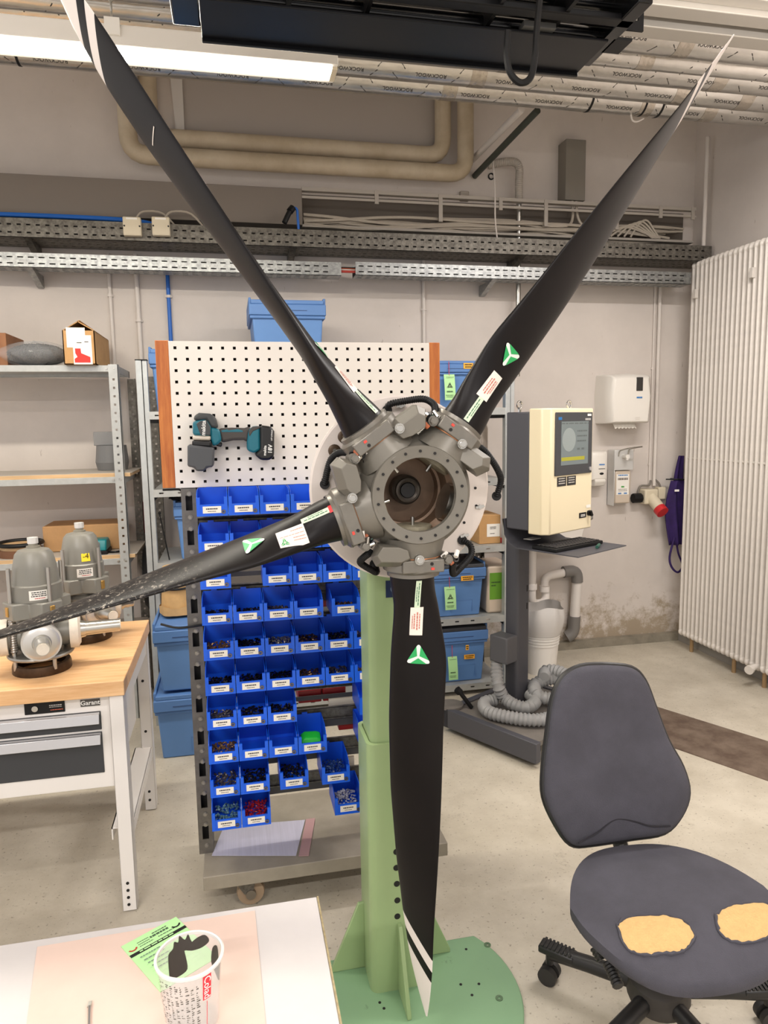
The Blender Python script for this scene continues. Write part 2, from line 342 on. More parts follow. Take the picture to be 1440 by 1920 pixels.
part(tb, 'cable', MB().tube(smooth_path([(2.36, 4.66, 3.17), (2.37, 4.65, 3.06), (2.42, 4.63, 3.0), (2.6, 4.62, 2.98)], 5), 0.009, 6), cab)
# ------------------------------------------------------------------ perforated cable trays
def tray(name, label, x0, x1, y0, y1, z0, z1, mat, pitch, sl, rows, dark):
    t = thing(name, label, 'cable tray', ((x0+x1)/2, y1, z0)); n = int((x1-x0-0.04)/pitch); hx = [(0.02+i*pitch, 0.02+i*pitch+sl) for i in range(n)]
    part(t, 'front_side', MB().sheet((x0, y0, z0), (1, 0, 0), (0, 0, 1), x1-x0, z1-z0, hx, rows, 0.003), mat)
    dp = y1-y0; part(t, 'bottom', MB().sheet((x0, y1, z0), (1, 0, 0), (0, -1, 0), x1-x0, dp, hx, [(dp*0.2, dp*0.2+0.012), (dp*0.5, dp*0.5+0.012), (dp*0.8, dp*0.8+0.012)], 0.003), mat)
    part(t, 'rear_side', MB().box(x0, x1, y1-0.003, y1, z0, z1), mat)
    part(t, 'shade_fill', MB().box(x0+0.01, x1-0.01, y0+0.02, y1-0.01, z0+0.006, z0+(z1-z0)*0.8), dark)  # dark block stands in for the shade inside the tray
    for i in range(int((x1-x0)/1.5)):
        x = x0+0.9+1.5*i; part(t, 'bracket', MB().prism([(0, 0), (YW-y0-0.003, 0), (YW-y0-0.003, -0.07), (YW-y0-0.03, -0.07)], (x, y0, z0), (0, 1, 0), (0, 0, 1), (0.035, 0, 0)), mat)
    return t
dark = M('tray_shade', (70, 66, 62), 0.8)
tray('cable_tray', 'upper weathered grey perforated cable tray along the wall', -2.0, 3.30, 4.50, 4.735, 2.768, 2.872, galv_old, 0.05, 0.022, [(0.022, 0.031), (0.065, 0.074)], dark)
tray('cable_tray', 'lower bright slotted cable tray, length left of the red-wire gap', -2.0, 0.71, 4.50, 4.62, 2.605, 2.685, galv, 0.056, 0.032, [(0.018, 0.025), (0.052, 0.059)], dark)
tray('cable_tray', 'lower bright slotted cable tray, length right of the red-wire gap', 0.80, 3.15, 4.50, 4.62, 2.612, 2.692, galv, 0.056, 0.032, [(0.018, 0.025), (0.052, 0.059)], dark)
t = thing('wire_crossing', 'short run of red and white wires bridging the tray gap', 'wires', (0.755, 4.56, 2.62))
for i, c in enumerate(((170, 60, 50), (225, 220, 212), (190, 90, 60), (60, 55, 50))): part(t, 'wire', MB().cyl((0.69, 4.52+0.02*i, 2.635+0.011*i), (0.82, 4.52+0.02*i, 2.635+0.011*i), 0.008, n=8), M('wire%d' % i, c, 0.5))
jb = M('ivory_plastic', (214, 203, 178), 0.5)
for cx, lb in ((248, 'ivory junction box on upper cable tray, left of its twin'), (302, 'ivory junction box on upper cable tray, right of its twin')):
    c = PY(cx, 425, 4.47); t = thing('junction_box', lb, 'junction box', (c.x, c.y, c.z-0.05), group='junction boxes on the upper cable tray')
    part(t, 'box_body', MB().box(c.x-0.05, c.x+0.05, 4.455, 4.50, c.z-0.052, c.z+0.052), jb, bevel=0.006)
    for sx in (-0.042, 0.042): part(t, 'screw', MB().cyl((c.x+sx, 4.457, c.z), (c.x+sx, 4.452, c.z), 0.005, n=8), ink)
    part(t, 'label_strip', MB().box(c.x-0.03, c.x+0.03, 4.4535, 4.4555, c.z+0.036, c.z+0.046), paper)
    part(t, 'lead_cable', MB().tube(smooth_path([(c.x+0.02, 4.49, c.z+0.05), (c.x+0.06, 4.52, c.z+0.10), (c.x+0.17, 4.55, c.z+0.10), (c.x+0.26, 4.56, c.z+0.0)], 4), 0.006, 6), cab)
c = PY(543, 408, 4.50); t = thing('air_coupling', 'small black and steel air coupling with blue hose on the upper tray', 'coupling', (c.x, 4.50, c.z-0.05))
part(t, 'coupler', MB().cyl((c.x-0.035, 4.47, c.z-0.04), (c.x, 4.48, c.z+0.03), 0.016, n=12).cyl((c.x, 4.48, c.z+0.03), (c.x+0.02, 4.49, c.z+0.055), 0.021, n=12), black_p)
part(t, 'hose_loop', MB().tube(smooth_path([(c.x+0.02, 4.49, c.z+0.055), (c.x+0.045, 4.5, c.z+0.05), (c.x+0.05, 4.51, c.z), (c.x+0.055, 4.52, c.z-0.07)], 4), 0.008, 8), MATS['blue_hose'])
single('tray_air_hose', 'blue hose lying along the top of the upper cable tray', 'hose', MB().tube(smooth_path([(-1.6, 4.56, 2.90), (-0.9, 4.56, 2.905), (-0.5, 4.57, 2.90), (-0.36, 4.6, 2.88)], 4), 0.013, 8), MATS['blue_hose'])
# ------------------------------------------------------------------ beige U pipes, pipes running to the wall
bp = M('beige_pipe_paint', (196, 182, 158), 0.55, var=0.14, vscale=5, rgb2=(176, 160, 134))
def bend(p, r=0.09, k=5):
    p = [V(a) for a in p]; out = [p[0]]
    for i in range(1, len(p)-1):
        a = p[i]+(p[i-1]-p[i]).normalized()*r; b = p[i]+(p[i+1]-p[i]).normalized()*r
        for j in range(k+1): t_ = j/k; out.append((1-t_)**2*a+2*t_*(1-t_)*p[i]+t_*t_*b)
    return out+[p[-1]]
single('heating_pipe', 'outer lower beige heating pipe bent in a wide U', 'pipe', MB().tube(bend([(-0.52, 4.64, 3.8), (-0.52, 4.64, 3.295), (1.565, 4.64, 3.295), (1.565, 4.64, 3.8)], 0.11), 0.053, 16), bp)
single('heating_pipe', 'inner upper beige heating pipe nested inside the wide U', 'pipe', MB().tube(bend([(-0.40, 4.70, 3.8), (-0.40, 4.70, 3.42), (1.43, 4.70, 3.42), (1.43, 4.70, 3.8)], 0.11), 0.053, 16), bp)
single('steel_pipe', 'grey-white pipe running out from wall beside the beige U pipes', 'pipe', MB().cyl(PY(886, 300, 4.755), PY(978, 205, 3.97), 0.02, n=12), cpaint)
single('steel_pipe', 'dark green pipe running out from wall beside the beige U pipes', 'pipe', MB().cyl(PY(890, 330, 4.74), PY(1008, 207, 3.97), 0.02, n=12), M('dark_green_paint', (62, 66, 58), 0.45))
single('round_wall_vent', 'small dark hole with grey rim under the foil elbow', 'hole', MB().lathe([(0.016, 0), (0.022, 0), (0.022, 0.01), (0.016, 0.01)], (1.785, YW, 3.33), (0, -1, 0), 14, True), black_p)
single('wall_socket', 'small grey socket box beneath the beige pipe bend', 'socket', MB().box(1.56, 1.62, YW-0.03, YW, 3.16, 3.22), M('sock_grey', (170, 160, 148), 0.6), bevel=0.004)
# ------------------------------------------------------------------ foil-insulated pipes under the ceiling
foil = M('aluminium_foil', (214, 211, 205), 0.27, 0.88, var=0.16, vscale=18, bump=0.35, bscale=16, stretch=(0.5, 1, 1))
pos = [('nearest the back wall', 3.86, 0.083), ('second from the back wall', 3.69, 0.083), ('middle of five', 3.512, 0.088), ('thin fourth one', 3.375, 0.052), ('nearest the room', 3.23, 0.098)]
for i, (lb, y, r) in enumerate(pos):
    zc = 3.40+r; t = thing('insulated_pipe', 'foil-wrapped pipe printed ROCKWOOL under ceiling, '+lb, 'pipe', (0.5, y, zc-r), group='foil-wrapped ceiling pipes')
    part(t, 'foil_jacket', MB().cyl((-2.4, y, zc), (XR, y, zc), r, n=28), foil, angle=60)
    def cf(th0, x0, y=y, r=r, zc=zc): return lambda a, b: V((x0-a, y-(r+0.0012)*math.sin(th0-b/r), zc-(r+0.0012)*math.cos(th0-b/r)))
    ticks = MB(); rnd = random.Random(i); wd = None; fpr = M('foil_print', (70, 66, 62), 0.5)
    x = -1.6+0.13*i
    while x < 3.2:
        if i != 3:
            if wd is None: wd = part(t, 'printed_word', text_mb('ROCKWOOL', 0.027, cf(0.55 if i < 3 else 0.75, x)), fpr); wx = x
            else: o = wd.copy(); COL.objects.link(o); o.parent = t; o.location = (x-wx, 0, 0)
        for dx, sg in ((0.13, 1), (0.24, -1)):
            f = cf(0.25+0.2*rnd.random(), x+dx); ticks.add([f(-0.018*sg, -0.016), f(-0.014*sg, -0.018), f(0.018*sg, 0.016), f(0.014*sg, 0.018)], [(0, 1, 2, 3)])
            f = cf(1.0, x+dx+0.03); ticks.add([f(-0.016*sg, -0.016), f(-0.012*sg, -0.018), f(0.016*sg, 0.016), f(0.012*sg, 0.018)], [(0, 1, 2, 3)])
        x += 0.42
    part(t, 'printed_marks', ticks, fpr, kind='stuff')
    bands = [PY(1115, 200, 3.78).x, PY(1215, 215, 3.78).x, PY(1247, 220, 3.78).x, PY(28, 130, 3.78).x] if i == 0 else []
    for x in bands: part(t, 'black_band', MB().lathe([(r, -0.006), (r+0.002, -0.006), (r+0.002, 0.006), (r, 0.006)], (x, y, zc), (1, 0, 0), 28, True), black_p)
    for x in ((1.2, 2.35, 2.75) if i < 3 else (1.75, 2.5)): part(t, 'tape_wrap', MB().lathe([(r, -0.04), (r+0.0015, -0.04), (r+0.0015, 0.04), (r, 0.04)], (x+0.1*i, y, zc), (1, 0, 0), 28, True), M('foil_tape', (190, 182, 170), 0.25, 0.8, bump=0.5, bscale=30))
single('wire_hook', 'bent white wire hook under the foil pipes', 'hook', MB().tube(smooth_path([(2.28, 3.86, 3.40), (2.29, 3.86, 3.37), (2.32, 3.86, 3.365), (2.36, 3.86, 3.385)], 4), 0.005, 6), cpaint)
# ------------------------------------------------------------------ fluorescent lamp
t = thing('ceiling_lamp', 'long white fluorescent lamp hung on chains below foil pipes', 'lamp', (-0.6, 2.8, 3.0))
lw = M('lamp_white', (238, 234, 226), 0.4)
part(t, 'housing', MB().prism([(2.745, 3.0), (2.765, 3.075), (2.89, 3.075), (2.895, 3.0)], (-2.0, 0, 0), (0, 1, 0), (0, 0, 1), (2.44, 0, 0)), lw, bevel=0.003)
part(t, 'diffuser', MB().prism([(2.772, 3.002), (2.776, 2.995), (2.862, 2.995), (2.868, 3.002)], (-1.985, 0, 0), (0, 1, 0), (0, 0, 1), (2.405, 0, 0)), M('lamp_glow', (255, 250, 238), 0.5, emit=(255, 247, 232), estr=60.0))
part(t, 'end_cap', MB().prism([(2.766, 3.004), (2.772, 2.992), (2.866, 2.992), (2.875, 3.004)], (0.42, 0, 0), (0, 1, 0), (0, 0, 1), (0.02, 0, 0)), M('cap_cream', (226, 214, 188), 0.5))
c = PZ(213, 48, 3.08)
part(t, 'hanger_clip', MB().box(c.x-0.025, c.x+0.025, 2.742, 2.76, 3.03, 3.085), lw)
part(t, 'chain_hook', MB().tube([(c.x, 2.75, 3.08), (c.x, 2.75, 3.12)], 0.004, 6), steel)
for i in range(14):
    z = 3.125+0.028*i; k = [(math.cos(a)*0.008, math.sin(a)*0.018) for a in [j*math.pi/5 for j in range(10)]]
    part(t, 'chain_link', MB().tube([(c.x+(a if i % 2 else 0), 2.75+(0 if i % 2 else a), z+b) for a, b in k], 0.003, 5, closed=True), steel)
# ------------------------------------------------------------------ ceiling rail
t = thing('ceiling_rail', 'pale aluminium ceiling rail with dark slot, right of black hoist frame', 'rail', (2.2, 2.98, 3.39))
rp = M('rail_aluminium', (196, 190, 180), 0.4, 0.3)
part(t, 'upper_profile', MB().box(0.3, XR, 2.80, 2.87, 3.425, 3.47).box(0.3, XR, 2.87, 2.955, 3.40, 3.47), rp, bevel=0.004)
part(t, 'slot', MB().box(0.3, XR, 2.955, 3.0, 3.43, 3.47), black_p)
part(t, 'lower_profile', MB().box(0.3, XR, 3.0, 3.09, 3.385, 3.45), rp, bevel=0.004)
# ------------------------------------------------------------------ black hoist frame
bk = M('gloss_black_steel', (9, 10, 12), 0.18, spec=0.45); bk2 = M('satin_black_steel', (14, 14, 16), 0.45, spec=0.3)
t = thing('hoist_frame', 'glossy black steel hoist frame hanging from the ceiling', 'hoist', (0.6, 2.3, 2.82))
part(t, 'lower_plate', MB().box(-0.035, 1.16, 2.10, 2.30, 2.826, 2.834).box(-0.035, 1.16, 2.295, 2.305, 2.815, 2.86), M('blue_black_steel', (9, 11, 16), 0.35, spec=0.3), bevel=0.002)
part(t, 'front_beam', MB().box(-0.03, 1.20, 1.94, 1.98, 2.885, 2.925), bk, bevel=0.004)
part(t, 'middle_beam', MB().box(-0.03, 1.20, 2.02, 2.06, 2.845, 2.865), bk2, bevel=0.004)
part(t, 'rear_beam', MB().box(-0.03, 1.20, 2.24, 2.29, 2.90, 2.97), bk, bevel=0.004)
part(t, 'guide_rod', MB().cyl((-0.02, 2.11, 2.93), (1.2, 2.11, 2.93), 0.024, n=18), bk)
part(t, 'guide_rod', MB().cyl((-0.02, 2.17, 2.875), (1.2, 2.17, 2.875), 0.024, n=18), bk)
part(t, 'top_beam', MB().box(-0.1, 1.15, 2.10, 2.18, 3.06, 3.13), bk2, bevel=0.004)
for x in (0.20, 0.42, 0.78, 0.98): part(t, 'rib', MB().box(x, x+0.012, 1.96, 2.26, 2.85, 3.06), bk2)
part(t, 'end_block', MB().box(-0.115, -0.035, 1.98, 2.28, 2.845, 3.1), bk, bevel=0.006)
part(t, 'end_bracket', MB().box(-0.20, -0.11, 2.12, 2.2, 2.905, 2.915).box(-0.20, -0.11, 2.12, 2.13, 2.86, 2.97), bk2)
for x in (-0.175, -0.135): part(t, 'bolt', MB().cyl((x, 2.118, 2.885), (x, 2.112, 2.885), 0.007, n=8), steel)
part(t, 'end_plate', MB().box(1.155, 1.20, 1.93, 2.29, 2.845, 2.97), bk, bevel=0.004)
ep = MB(); ep.sheet((1.20, 2.10, 2.865), (1, 0, 0), (0, 0, 1), 0.075, 0.075, [(0.038, 0.058)], [(0.028, 0.048)], 0.008); part(t, 'lug_plate', ep, bk2)
part(t, 'lug_plate', MB().box(1.19, 1.25, 2.12, 2.20, 2.845, 2.853), bk2)
part(t, 'end_bolt', hexbolt(MB(), (1.165, 1.928, 2.885), (0, -1, 0), 0.016, 0.02), steel)
part(t, 'motor_bracket', MB().box(0.88, 0.98, 2.08, 2.12, 2.835, 2.85), M('grey_steel', (110, 110, 108), 0.4, 0.6))
part(t, 'lever_arm', MB().obox((0.80, 1.93, 2.97), (0.016, 0, 0.12), (0, 0.012, 0), (0.012, 0, -0.002)), bk2)
part(t, 'lever_arm', MB().obox((0.945, 1.93, 2.99), (0.02, 0, 0.14), (0, 0.012, 0), (0.014, 0, -0.002)), bk2)
part(t, 'pulley', MB().lathe([(0.05, 0), (0.075, 0.0), (0.075, 0.03), (0.05, 0.03)], (0.90, 1.98, 3.03), (0, -1, 0), 24, True), bk)
lp_ = [PY(x, y, 1.90) for x, y in ((952, 58), (950, 100), (956, 135), (975, 155), (995, 145), (1003, 105), (1006, 60), (1012, 0))]
part(t, 'cable_loop', MB().tube(smooth_path(lp_, 5), 0.009, 8), black_p)
for x in (0.35, 0.9): part(t, 'hanger_rod', MB().cyl((x, 2.14, 3.1), (x, 2.14, 3.47), 0.012, n=8), bk2)
# ------------------------------------------------------------------ radiator
rad = M('radiator_enamel', (224, 217, 208), 0.38, var=0.06, vscale=30)
t = thing('column_radiator', 'tall cream column radiator standing against the right wall', 'radiator', (3.24, 3.9, 0.0))
n = 26; first = None
for i in range(n):
    y = 4.555-0.0465*i
    if first is None:
        mb = MB()
        mb.grid(lambda a, b: V((3.23+0.036*math.cos(a*6.28319), y+0.0138*math.sin(a*6.28319), 0.12+2.63*b)), 18, 1)
        mb.ball((3.23, y, 2.745), 0.04, 0.0185, 0.033, 14, 8); mb.ball((3.23, y, 0.125), 0.04, 0.0185, 0.033, 14, 8)
        first = part(t, 'section', mb, rad, angle=70)
    else:
        c = first.copy(); COL.objects.link(c); c.parent = t; c.location = (0, -0.0465*i, 0)
part(t, 'tie_bar', MB().cyl((3.215, 4.56, 1.41), (3.215, 3.38, 1.41), 0.009, n=8), rad)
for z in (0.125, 2.745): part(t, 'header', MB().cyl((3.23, 4.56, z), (3.23, 3.38, z), 0.016, n=12), rad)
for y in (4.45, 4.0, 3.72, 3.45): part(t, 'leg', MB().cyl((3.23, y, 0), (3.23, y, 0.12), 0.014, n=10), M('brown_leg', (150, 122, 86), 0.6))
part(t, 'valve', MB().cyl((3.19, 3.76, 0.125), (3.14, 3.74, 0.12), 0.02, n=14).cyl((3.14, 3.74, 0.12), (3.12, 3.73, 0.118), 0.028, n=14), rad)
for z, y in ((2.55, 4.5), (2.58, 3.95)): part(t, 'wall_clip', MB().box(3.175, 3.20, y-0.012, y+0.012, z-0.03, z+0.03), rad)
# ------------------------------------------------------------------ paper towel and soap dispensers, socket, apron
disp = M('dispenser_white', (232, 227, 218), 0.35)
t = thing('paper_towel_dispenser', 'large white paper towel dispenser with dark window on wall', 'dispenser', (2.76, YW, 1.66))
mb = MB(); prof = [(0, 0, 0), (0.10, 0.012, 0.006), (0.17, 0.03, 0.012), (0.195, 0.055, 0.02)]
def disp_body(mb, x0, x1, z0, z1, dep, bulge=0.03):
    rings = []
    for k, (yd, ins) in enumerate(((0, 0), (dep*0.6, 0.004), (dep*0.88, 0.014), (dep, 0.04))):
        r = []
        for x, z in ((x0+ins*0.8, z0+ins*0.3), (x1-ins*0.8, z0+ins*0.3), (x1+bulge*0.4-ins*0.8, (z0*0.45+z1*0.55)), (x1-ins, z1-ins), ((x0+x1)/2, z1+bulge*0.3-ins), (x0+ins, z1-ins), (x0-bulge*0.4+ins*0.8, (z0*0.45+z1*0.55))): r.append((x, YW-yd, z))
        rings.append(r)
    k = len(rings[0]); mb.add([p for r in rings for p in r], [(j*k+i, j*k+(i+1) % k, (j+1)*k+(i+1) % k, (j+1)*k+i) for j in range(3) for i in range(k)]+[tuple(range(3*k, 4*k))]); return mb
part(t, 'cover', disp_body(MB(), 2.59, 2.915, 1.665, 2.01, 0.21), disp, bevel=0.006, angle=50)
part(t, 'window', MB().box(2.785, 2.835, YW-0.213, YW-0.205, 1.89, 1.985), M('smoked_window', (58, 56, 54), 0.2), bevel=0.003)
part(t, 'paper_towel', MB().grid(lambda a, b: V((2.655+0.17*a, YW-0.13-0.03*b, 1.668-0.035*b-0.004*math.sin(a*40)*b)), 24, 2), paper)
part(t, 'brand_print', bars_mb([(-0.022, 0.022, 0, 0.011)], plane_fn((2.81, YW-0.2125, 1.845), (1, 0, 0), (0, 0, 1))), bluei)
part(t, 'embossed_mark', bars_mb([(-0.018, 0.018, 0.006, 0.003), (-0.018, 0.018, -0.006, 0.003)], plane_fn((2.80, YW-0.2125, 1.70), (1, 0, 0), (0, 0, 1))), M('emboss', (205, 200, 190), 0.5))
t = thing('soap_dispenser', 'small white soap dispenser with push lever left of the gel dispenser', 'dispenser', (2.58, YW, 1.215))
part(t, 'housing', disp_body(MB(), 2.505, 2.65, 1.26, 1.475, 0.11, 0.005), disp, bevel=0.006, angle=50)
part(t, 'push_lever', MB().prism([(0, 0), (0.105, 0), (0.115, -0.02), (0.095, -0.055), (0.03, -0.06), (0, -0.03)], (2.54, YW, 1.275), (0, -1, 0), (0, 0, 1), (0.085, 0, 0)), disp, bevel=0.008)
part(t, 'level_window', MB().ball((2.59, YW-0.109, 1.31), 0.018, 0.004, 0.009), black_p)
part(t, 'brand_print', bars_mb([(-0.022, 0.022, 0, 0.01)], plane_fn((2.59, YW-0.111, 1.375), (1, 0, 0), (0, 0, 1))), bluei)
part(t, 'small_print', bars_mb([(-0.025, 0.025, 0, 0.005)], plane_fn((2.59, YW-0.111, 1.345), (1, 0, 0), (0, 0, 1))), ink)
t = thing('gel_dispenser', 'tall metal elbow-lever gel dispenser with labelled bottle', 'dispenser', (2.78, YW, 1.07))
alu = M('dispenser_aluminium', (222, 222, 220), 0.3, 0.4)
part(t, 'housing', MB().box(2.695, 2.845, YW-0.10, YW-0.005, 1.33, 1.475).box(2.695, 2.845, YW-0.012, YW-0.002, 1.07, 1.33).box(2.695, 2.70, YW-0.10, YW, 1.07, 1.33), alu, bevel=0.002)
part(t, 'lever', MB().tube(bend([(2.725, YW-0.1, 1.43), (2.725, YW-0.11, 1.47), (2.74, YW-0.2, 1.49), (2.85, YW-0.2, 1.50), (2.85, YW-0.2, 1.50)], 0.02), 0.005, 8).tube(bend([(2.80, YW-0.1, 1.43), (2.80, YW-0.11, 1.48), (2.81, YW-0.2, 1.495)], 0.02), 0.005, 8), steel)
part(t, 'nozzle', MB().cyl((2.765, YW-0.10, 1.43), (2.765, YW-0.16, 1.43), 0.016, n=12).cyl((2.765, YW-0.15, 1.43), (2.765, YW-0.15, 1.405), 0.01, n=10), white)
part(t, 'bottle', MB().box(2.71, 2.835, YW-0.09, YW-0.015, 1.085, 1.325), M('bottle_plastic', (205, 190, 172), 0.3), bevel=0.01)
fn = plane_fn((2.77, YW-0.0915, 1.22), (1, 0, 0), (0, 0, 1))
part(t, 'bottle_label', card(fn, -0.05, 0.05, -0.07, 0.08), paper)
fn = plane_fn((2.77, YW-0.0925, 1.22), (1, 0, 0), (0, 0, 1))
part(t, 'label_print', bars_mb([(-0.04, 0.04, 0.045, 0.016), (-0.035, 0.035, -0.03, 0.004), (-0.035, 0.035, -0.042, 0.004)], fn), M('label_grey', (130, 120, 110), 0.6))
part(t, 'label_print_green', bars_mb([(-0.012, 0.012, -0.012, 0.012)], fn), M('leaf_green', (70, 170, 70), 0.6))
part(t, 'label_print_blue', bars_mb([(-0.038, 0.038, 0.072, 0.008), (-0.035, -0.01, -0.06, 0.01), (0.01, 0.035, -0.06, 0.01)], fn), bluei)
t = thing('power_socket', 'ivory wall power outlet with red round plug, below twin conduits', 'socket', (3.0, YW, 1.0))
part(t, 'socket_box', MB().box(2.955, 3.065, YW-0.09, YW, 1.07, 1.18), jb, bevel=0.01)
part(t, 'black_plug', MB().cyl((2.88, YW-0.05, 1.115), (2.945, YW-0.05, 1.115), 0.036, n=8), black_p)
part(t, 'outlet_body', MB().cyl((3.02, YW-0.06, 1.12), (3.035, YW-0.16, 1.04), 0.042, n=18), jb)
part(t, 'red_collar', MB().cyl((3.033, YW-0.15, 1.045), (3.041, YW-0.185, 1.018), 0.046, n=18), M('cee_red', (196, 40, 44), 0.4))
part(t, 'side_box', MB().box(3.085, 3.145, YW-0.06, YW, 1.10, 1.19), jb, bevel=0.006)
part(t, 'feed_cable', MB().tube(smooth_path([(2.93, YW-0.03, 1.14), (2.95, YW-0.03, 1.20), (3.02, YW-0.03, 1.205), (3.04, YW-0.02, 1.24)], 5), 0.008, 8).tube(smooth_path([(3.12, YW-0.03, 1.18), (3.10, YW-0.03, 1.22), (3.07, YW-0.02, 1.25)], 5), 0.008, 8), M('feed_grey', (120, 114, 106), 0.5))
pur = M('purple_cloth', (50, 26, 92), 0.85, var=0.35, vscale=14)
t = thing('apron', 'dark purple apron hanging between the wall corner and radiator', 'apron', (3.22, 4.6, 0.5))
def cloth(x0, x1, z0, z1, y, amp, ph):
    return lambda a, b: V((x0+(x1-x0)*a+0.02*(1-b)*math.sin(3*b+ph)-0.04*(1-a)*math.sin(3.1*b), y+amp*math.sin(9*a+ph+1.5*b), z0+(z1-z0)*b))
ap = part(t, 'bib', MB().grid(cloth(3.155, 3.25, 0.76, 1.24, 4.64, 0.02, 0.4), 16, 14), pur); sm = ap.modifiers.new('solid', 'SOLIDIFY'); sm.thickness = 0.012
ap = part(t, 'back_fold', MB().grid(cloth(3.235, 3.275, 0.80, 1.42, 4.69, 0.01, 1.3), 8, 14), pur); sm = ap.modifiers.new('solid', 'SOLIDIFY'); sm.thickness = 0.012
part(t, 'tie_strap', MB().tube(smooth_path([(3.18, 4.63, 0.82), (3.14, 4.62, 0.68), (3.16, 4.62, 0.60), (3.22, 4.63, 0.555), (3.27, 4.65, 0.60), (3.23, 4.65, 0.70), (3.21, 4.65, 0.80)], 5), 0.008, 6), pur)
part(t, 'brand_tab', MB().box(3.15, 3.185, 4.60, 4.604, 1.165, 1.18), paper)
single('coat_hook', 'small dark coat hook holding the purple apron', 'hook', MB().cyl((3.22, YW, 1.245), (3.22, 4.60, 1.25), 0.006, n=8).cyl((3.14, 4.70, 1.248), (3.22, 4.66, 1.248), 0.005, n=8), black_p)
# ------------------------------------------------------------------ sink, drain, bin
wp = M('white_pvc', (228, 222, 216), 0.35); gp = M('grey_pvc', (120, 116, 112), 0.45)
t = thing('drain_pipe', 'white plastic trap with grey elbow running down stained wall', 'pipe', (2.3, 4.68, 0.1))
part(t, 'trap', MB().tube(bend([(2.04, 4.60, 0.86), (2.04, 4.60, 0.40), (2.16, 4.62, 0.40), (2.16, 4.66, 0.58), (2.36, 4.68, 0.60)], 0.055), 0.03, 14), wp)
for p, ax in (((2.04, 4.60, 0.53), (0, 0, 1)), ((2.15, 4.63, 0.50), (0, 0, 1))): part(t, 'coupling_nut', MB().cyl(V(p)-V(ax)*0.02, V(p)+V(ax)*0.02, 0.038, n=14), wp)
part(t, 'elbow', MB().tube(bend([(2.32, 4.68, 0.60), (2.425, 4.68, 0.605), (2.43, 4.68, 0.52)], 0.05), 0.043, 14), gp)
part(t, 'downpipe', MB().cyl((2.43, 4.68, 0.54), (2.425, 4.70, 0.24), 0.037, n=14), wp)
part(t, 'wall_elbow', MB().tube(bend([(2.425, 4.70, 0.26), (2.42, 4.70, 0.13), (2.37, 4.71, 0.10)], 0.05), 0.044, 14), gp)
single('red_pipe', 'short red pipe on wall behind the dark console post', 'pipe', MB().tube(smooth_path([(1.55, 4.70, 0.98), (1.63, 4.70, 0.88), (1.8, 4.70, 0.855), (2.0, 4.70, 0.86)], 5), 0.02, 10), M('red_pipe_paint', (168, 40, 36), 0.4))
t = thing('sink', 'grey steel wash basin behind the console keyboard shelf', 'sink', (2.2, 4.5, 0.85))
ss = M('sink_steel', (176, 172, 166), 0.3, 0.7)
part(t, 'basin', MB().prism([(-0.16, 0), (0.16, 0), (0.20, 0.16), (-0.20, 0.16)], (2.12, YW-0.42, 0.87), (1, 0, 0), (0, 0, 1), (0, 0.42, 0)), M('basin_white', (214, 208, 200), 0.4), bevel=0.01)
part(t, 'rim', MB().box(1.90, 2.345, YW-0.46, YW, 1.03, 1.06), ss, bevel=0.012)
part(t, 'bowl', MB().box(1.95, 2.29, YW-0.40, YW-0.06, 1.055, 1.063), M('basin_dark', (96, 92, 88), 0.5))
t = thing('waste_bin', 'white plastic waste bin with clear bag behind console post', 'bin', (2.0, 4.35, 0))
part(t, 'bucket', MB().lathe([(0.10, 0), (0.125, 0.30), (0.12, 0.30), (0.095, 0.02)], (2.0, 4.35, 0), (0, 0, 1), 24), M('bin_white', (226, 222, 216), 0.4), angle=60)
for i in range(5): part(t, 'rib', MB().lathe([(0.116+0.002*i, 0.2+0.02*i), (0.121+0.002*i, 0.2+0.02*i), (0.121+0.002*i, 0.208+0.02*i), (0.116+0.002*i, 0.208+0.02*i)], (2.0, 4.35, 0), (0, 0, 1), 24, True), MATS['bin_white'])
bag = M('bag_film', (206, 202, 198), 0.25)
part(t, 'bag', MB().grid(lambda a, b: V((2.0, 4.35, 0.27))+V((math.cos(a*6.2832), math.sin(a*6.2832), 0))*(0.128+0.022*math.sin(b*2.6)+0.008*math.sin(a*50)*b)+V((0, 0, 0.19*b+0.015*math.sin(a*19)*b)), 48, 8), bag)
# ================================================================== shelving
def angle_post(t, x, y, z1, sx=1, sy=1, mat=None, w=0.05, z0=0.0):
    """perforated L post; x,y is the outer corner, arms run along sx (X) and sy (Y)"""
    mat = mat or galv; n = int((z1-z0-0.04)/0.046); hy = [(0.02+0.046*i, 0.032+0.046*i) for i in range(n)]
    mb = MB()
    xa = x if sx > 0 else x-w
    if sy > 0: mb.sheet((xa, y, z0), (1, 0, 0), (0, 0, 1), w, z1-z0, [(w*0.38, w*0.62)], hy, 0.003)
    else: mb.sheet((xa+w, y, z0), (-1, 0, 0), (0, 0, 1), w, z1-z0, [(w*0.38, w*0.62)], hy, 0.003)
    ya = y if sy > 0 else y-w
    if sx > 0: mb.sheet((x, ya+w, z0), (0, -1, 0), (0, 0, 1), w, z1-z0, [(w*0.38, w*0.62)], hy, 0.003)
    else: mb.sheet((x, ya, z0), (0, 1, 0), (0, 0, 1), w, z1-z0, [(w*0.38, w*0.62)], hy, 0.003)
    return part(t, 'post', mb, mat)
ply = M('plywood', (214, 178, 132), 0.6, var=0.25, vscale=7, stretch=(0.5, 8, 8)); lino = M('grey_board', (176, 168, 158), 0.7)
galv_s = M('shelf_steel', (182, 184, 182), 0.42, 0.35, var=0.12, vscale=25)
t = thing('steel_shelf', 'bolted perforated steel shelf unit behind the workbench at left', 'shelf', (-1.15, 4.45, 0))
X1 = -0.595
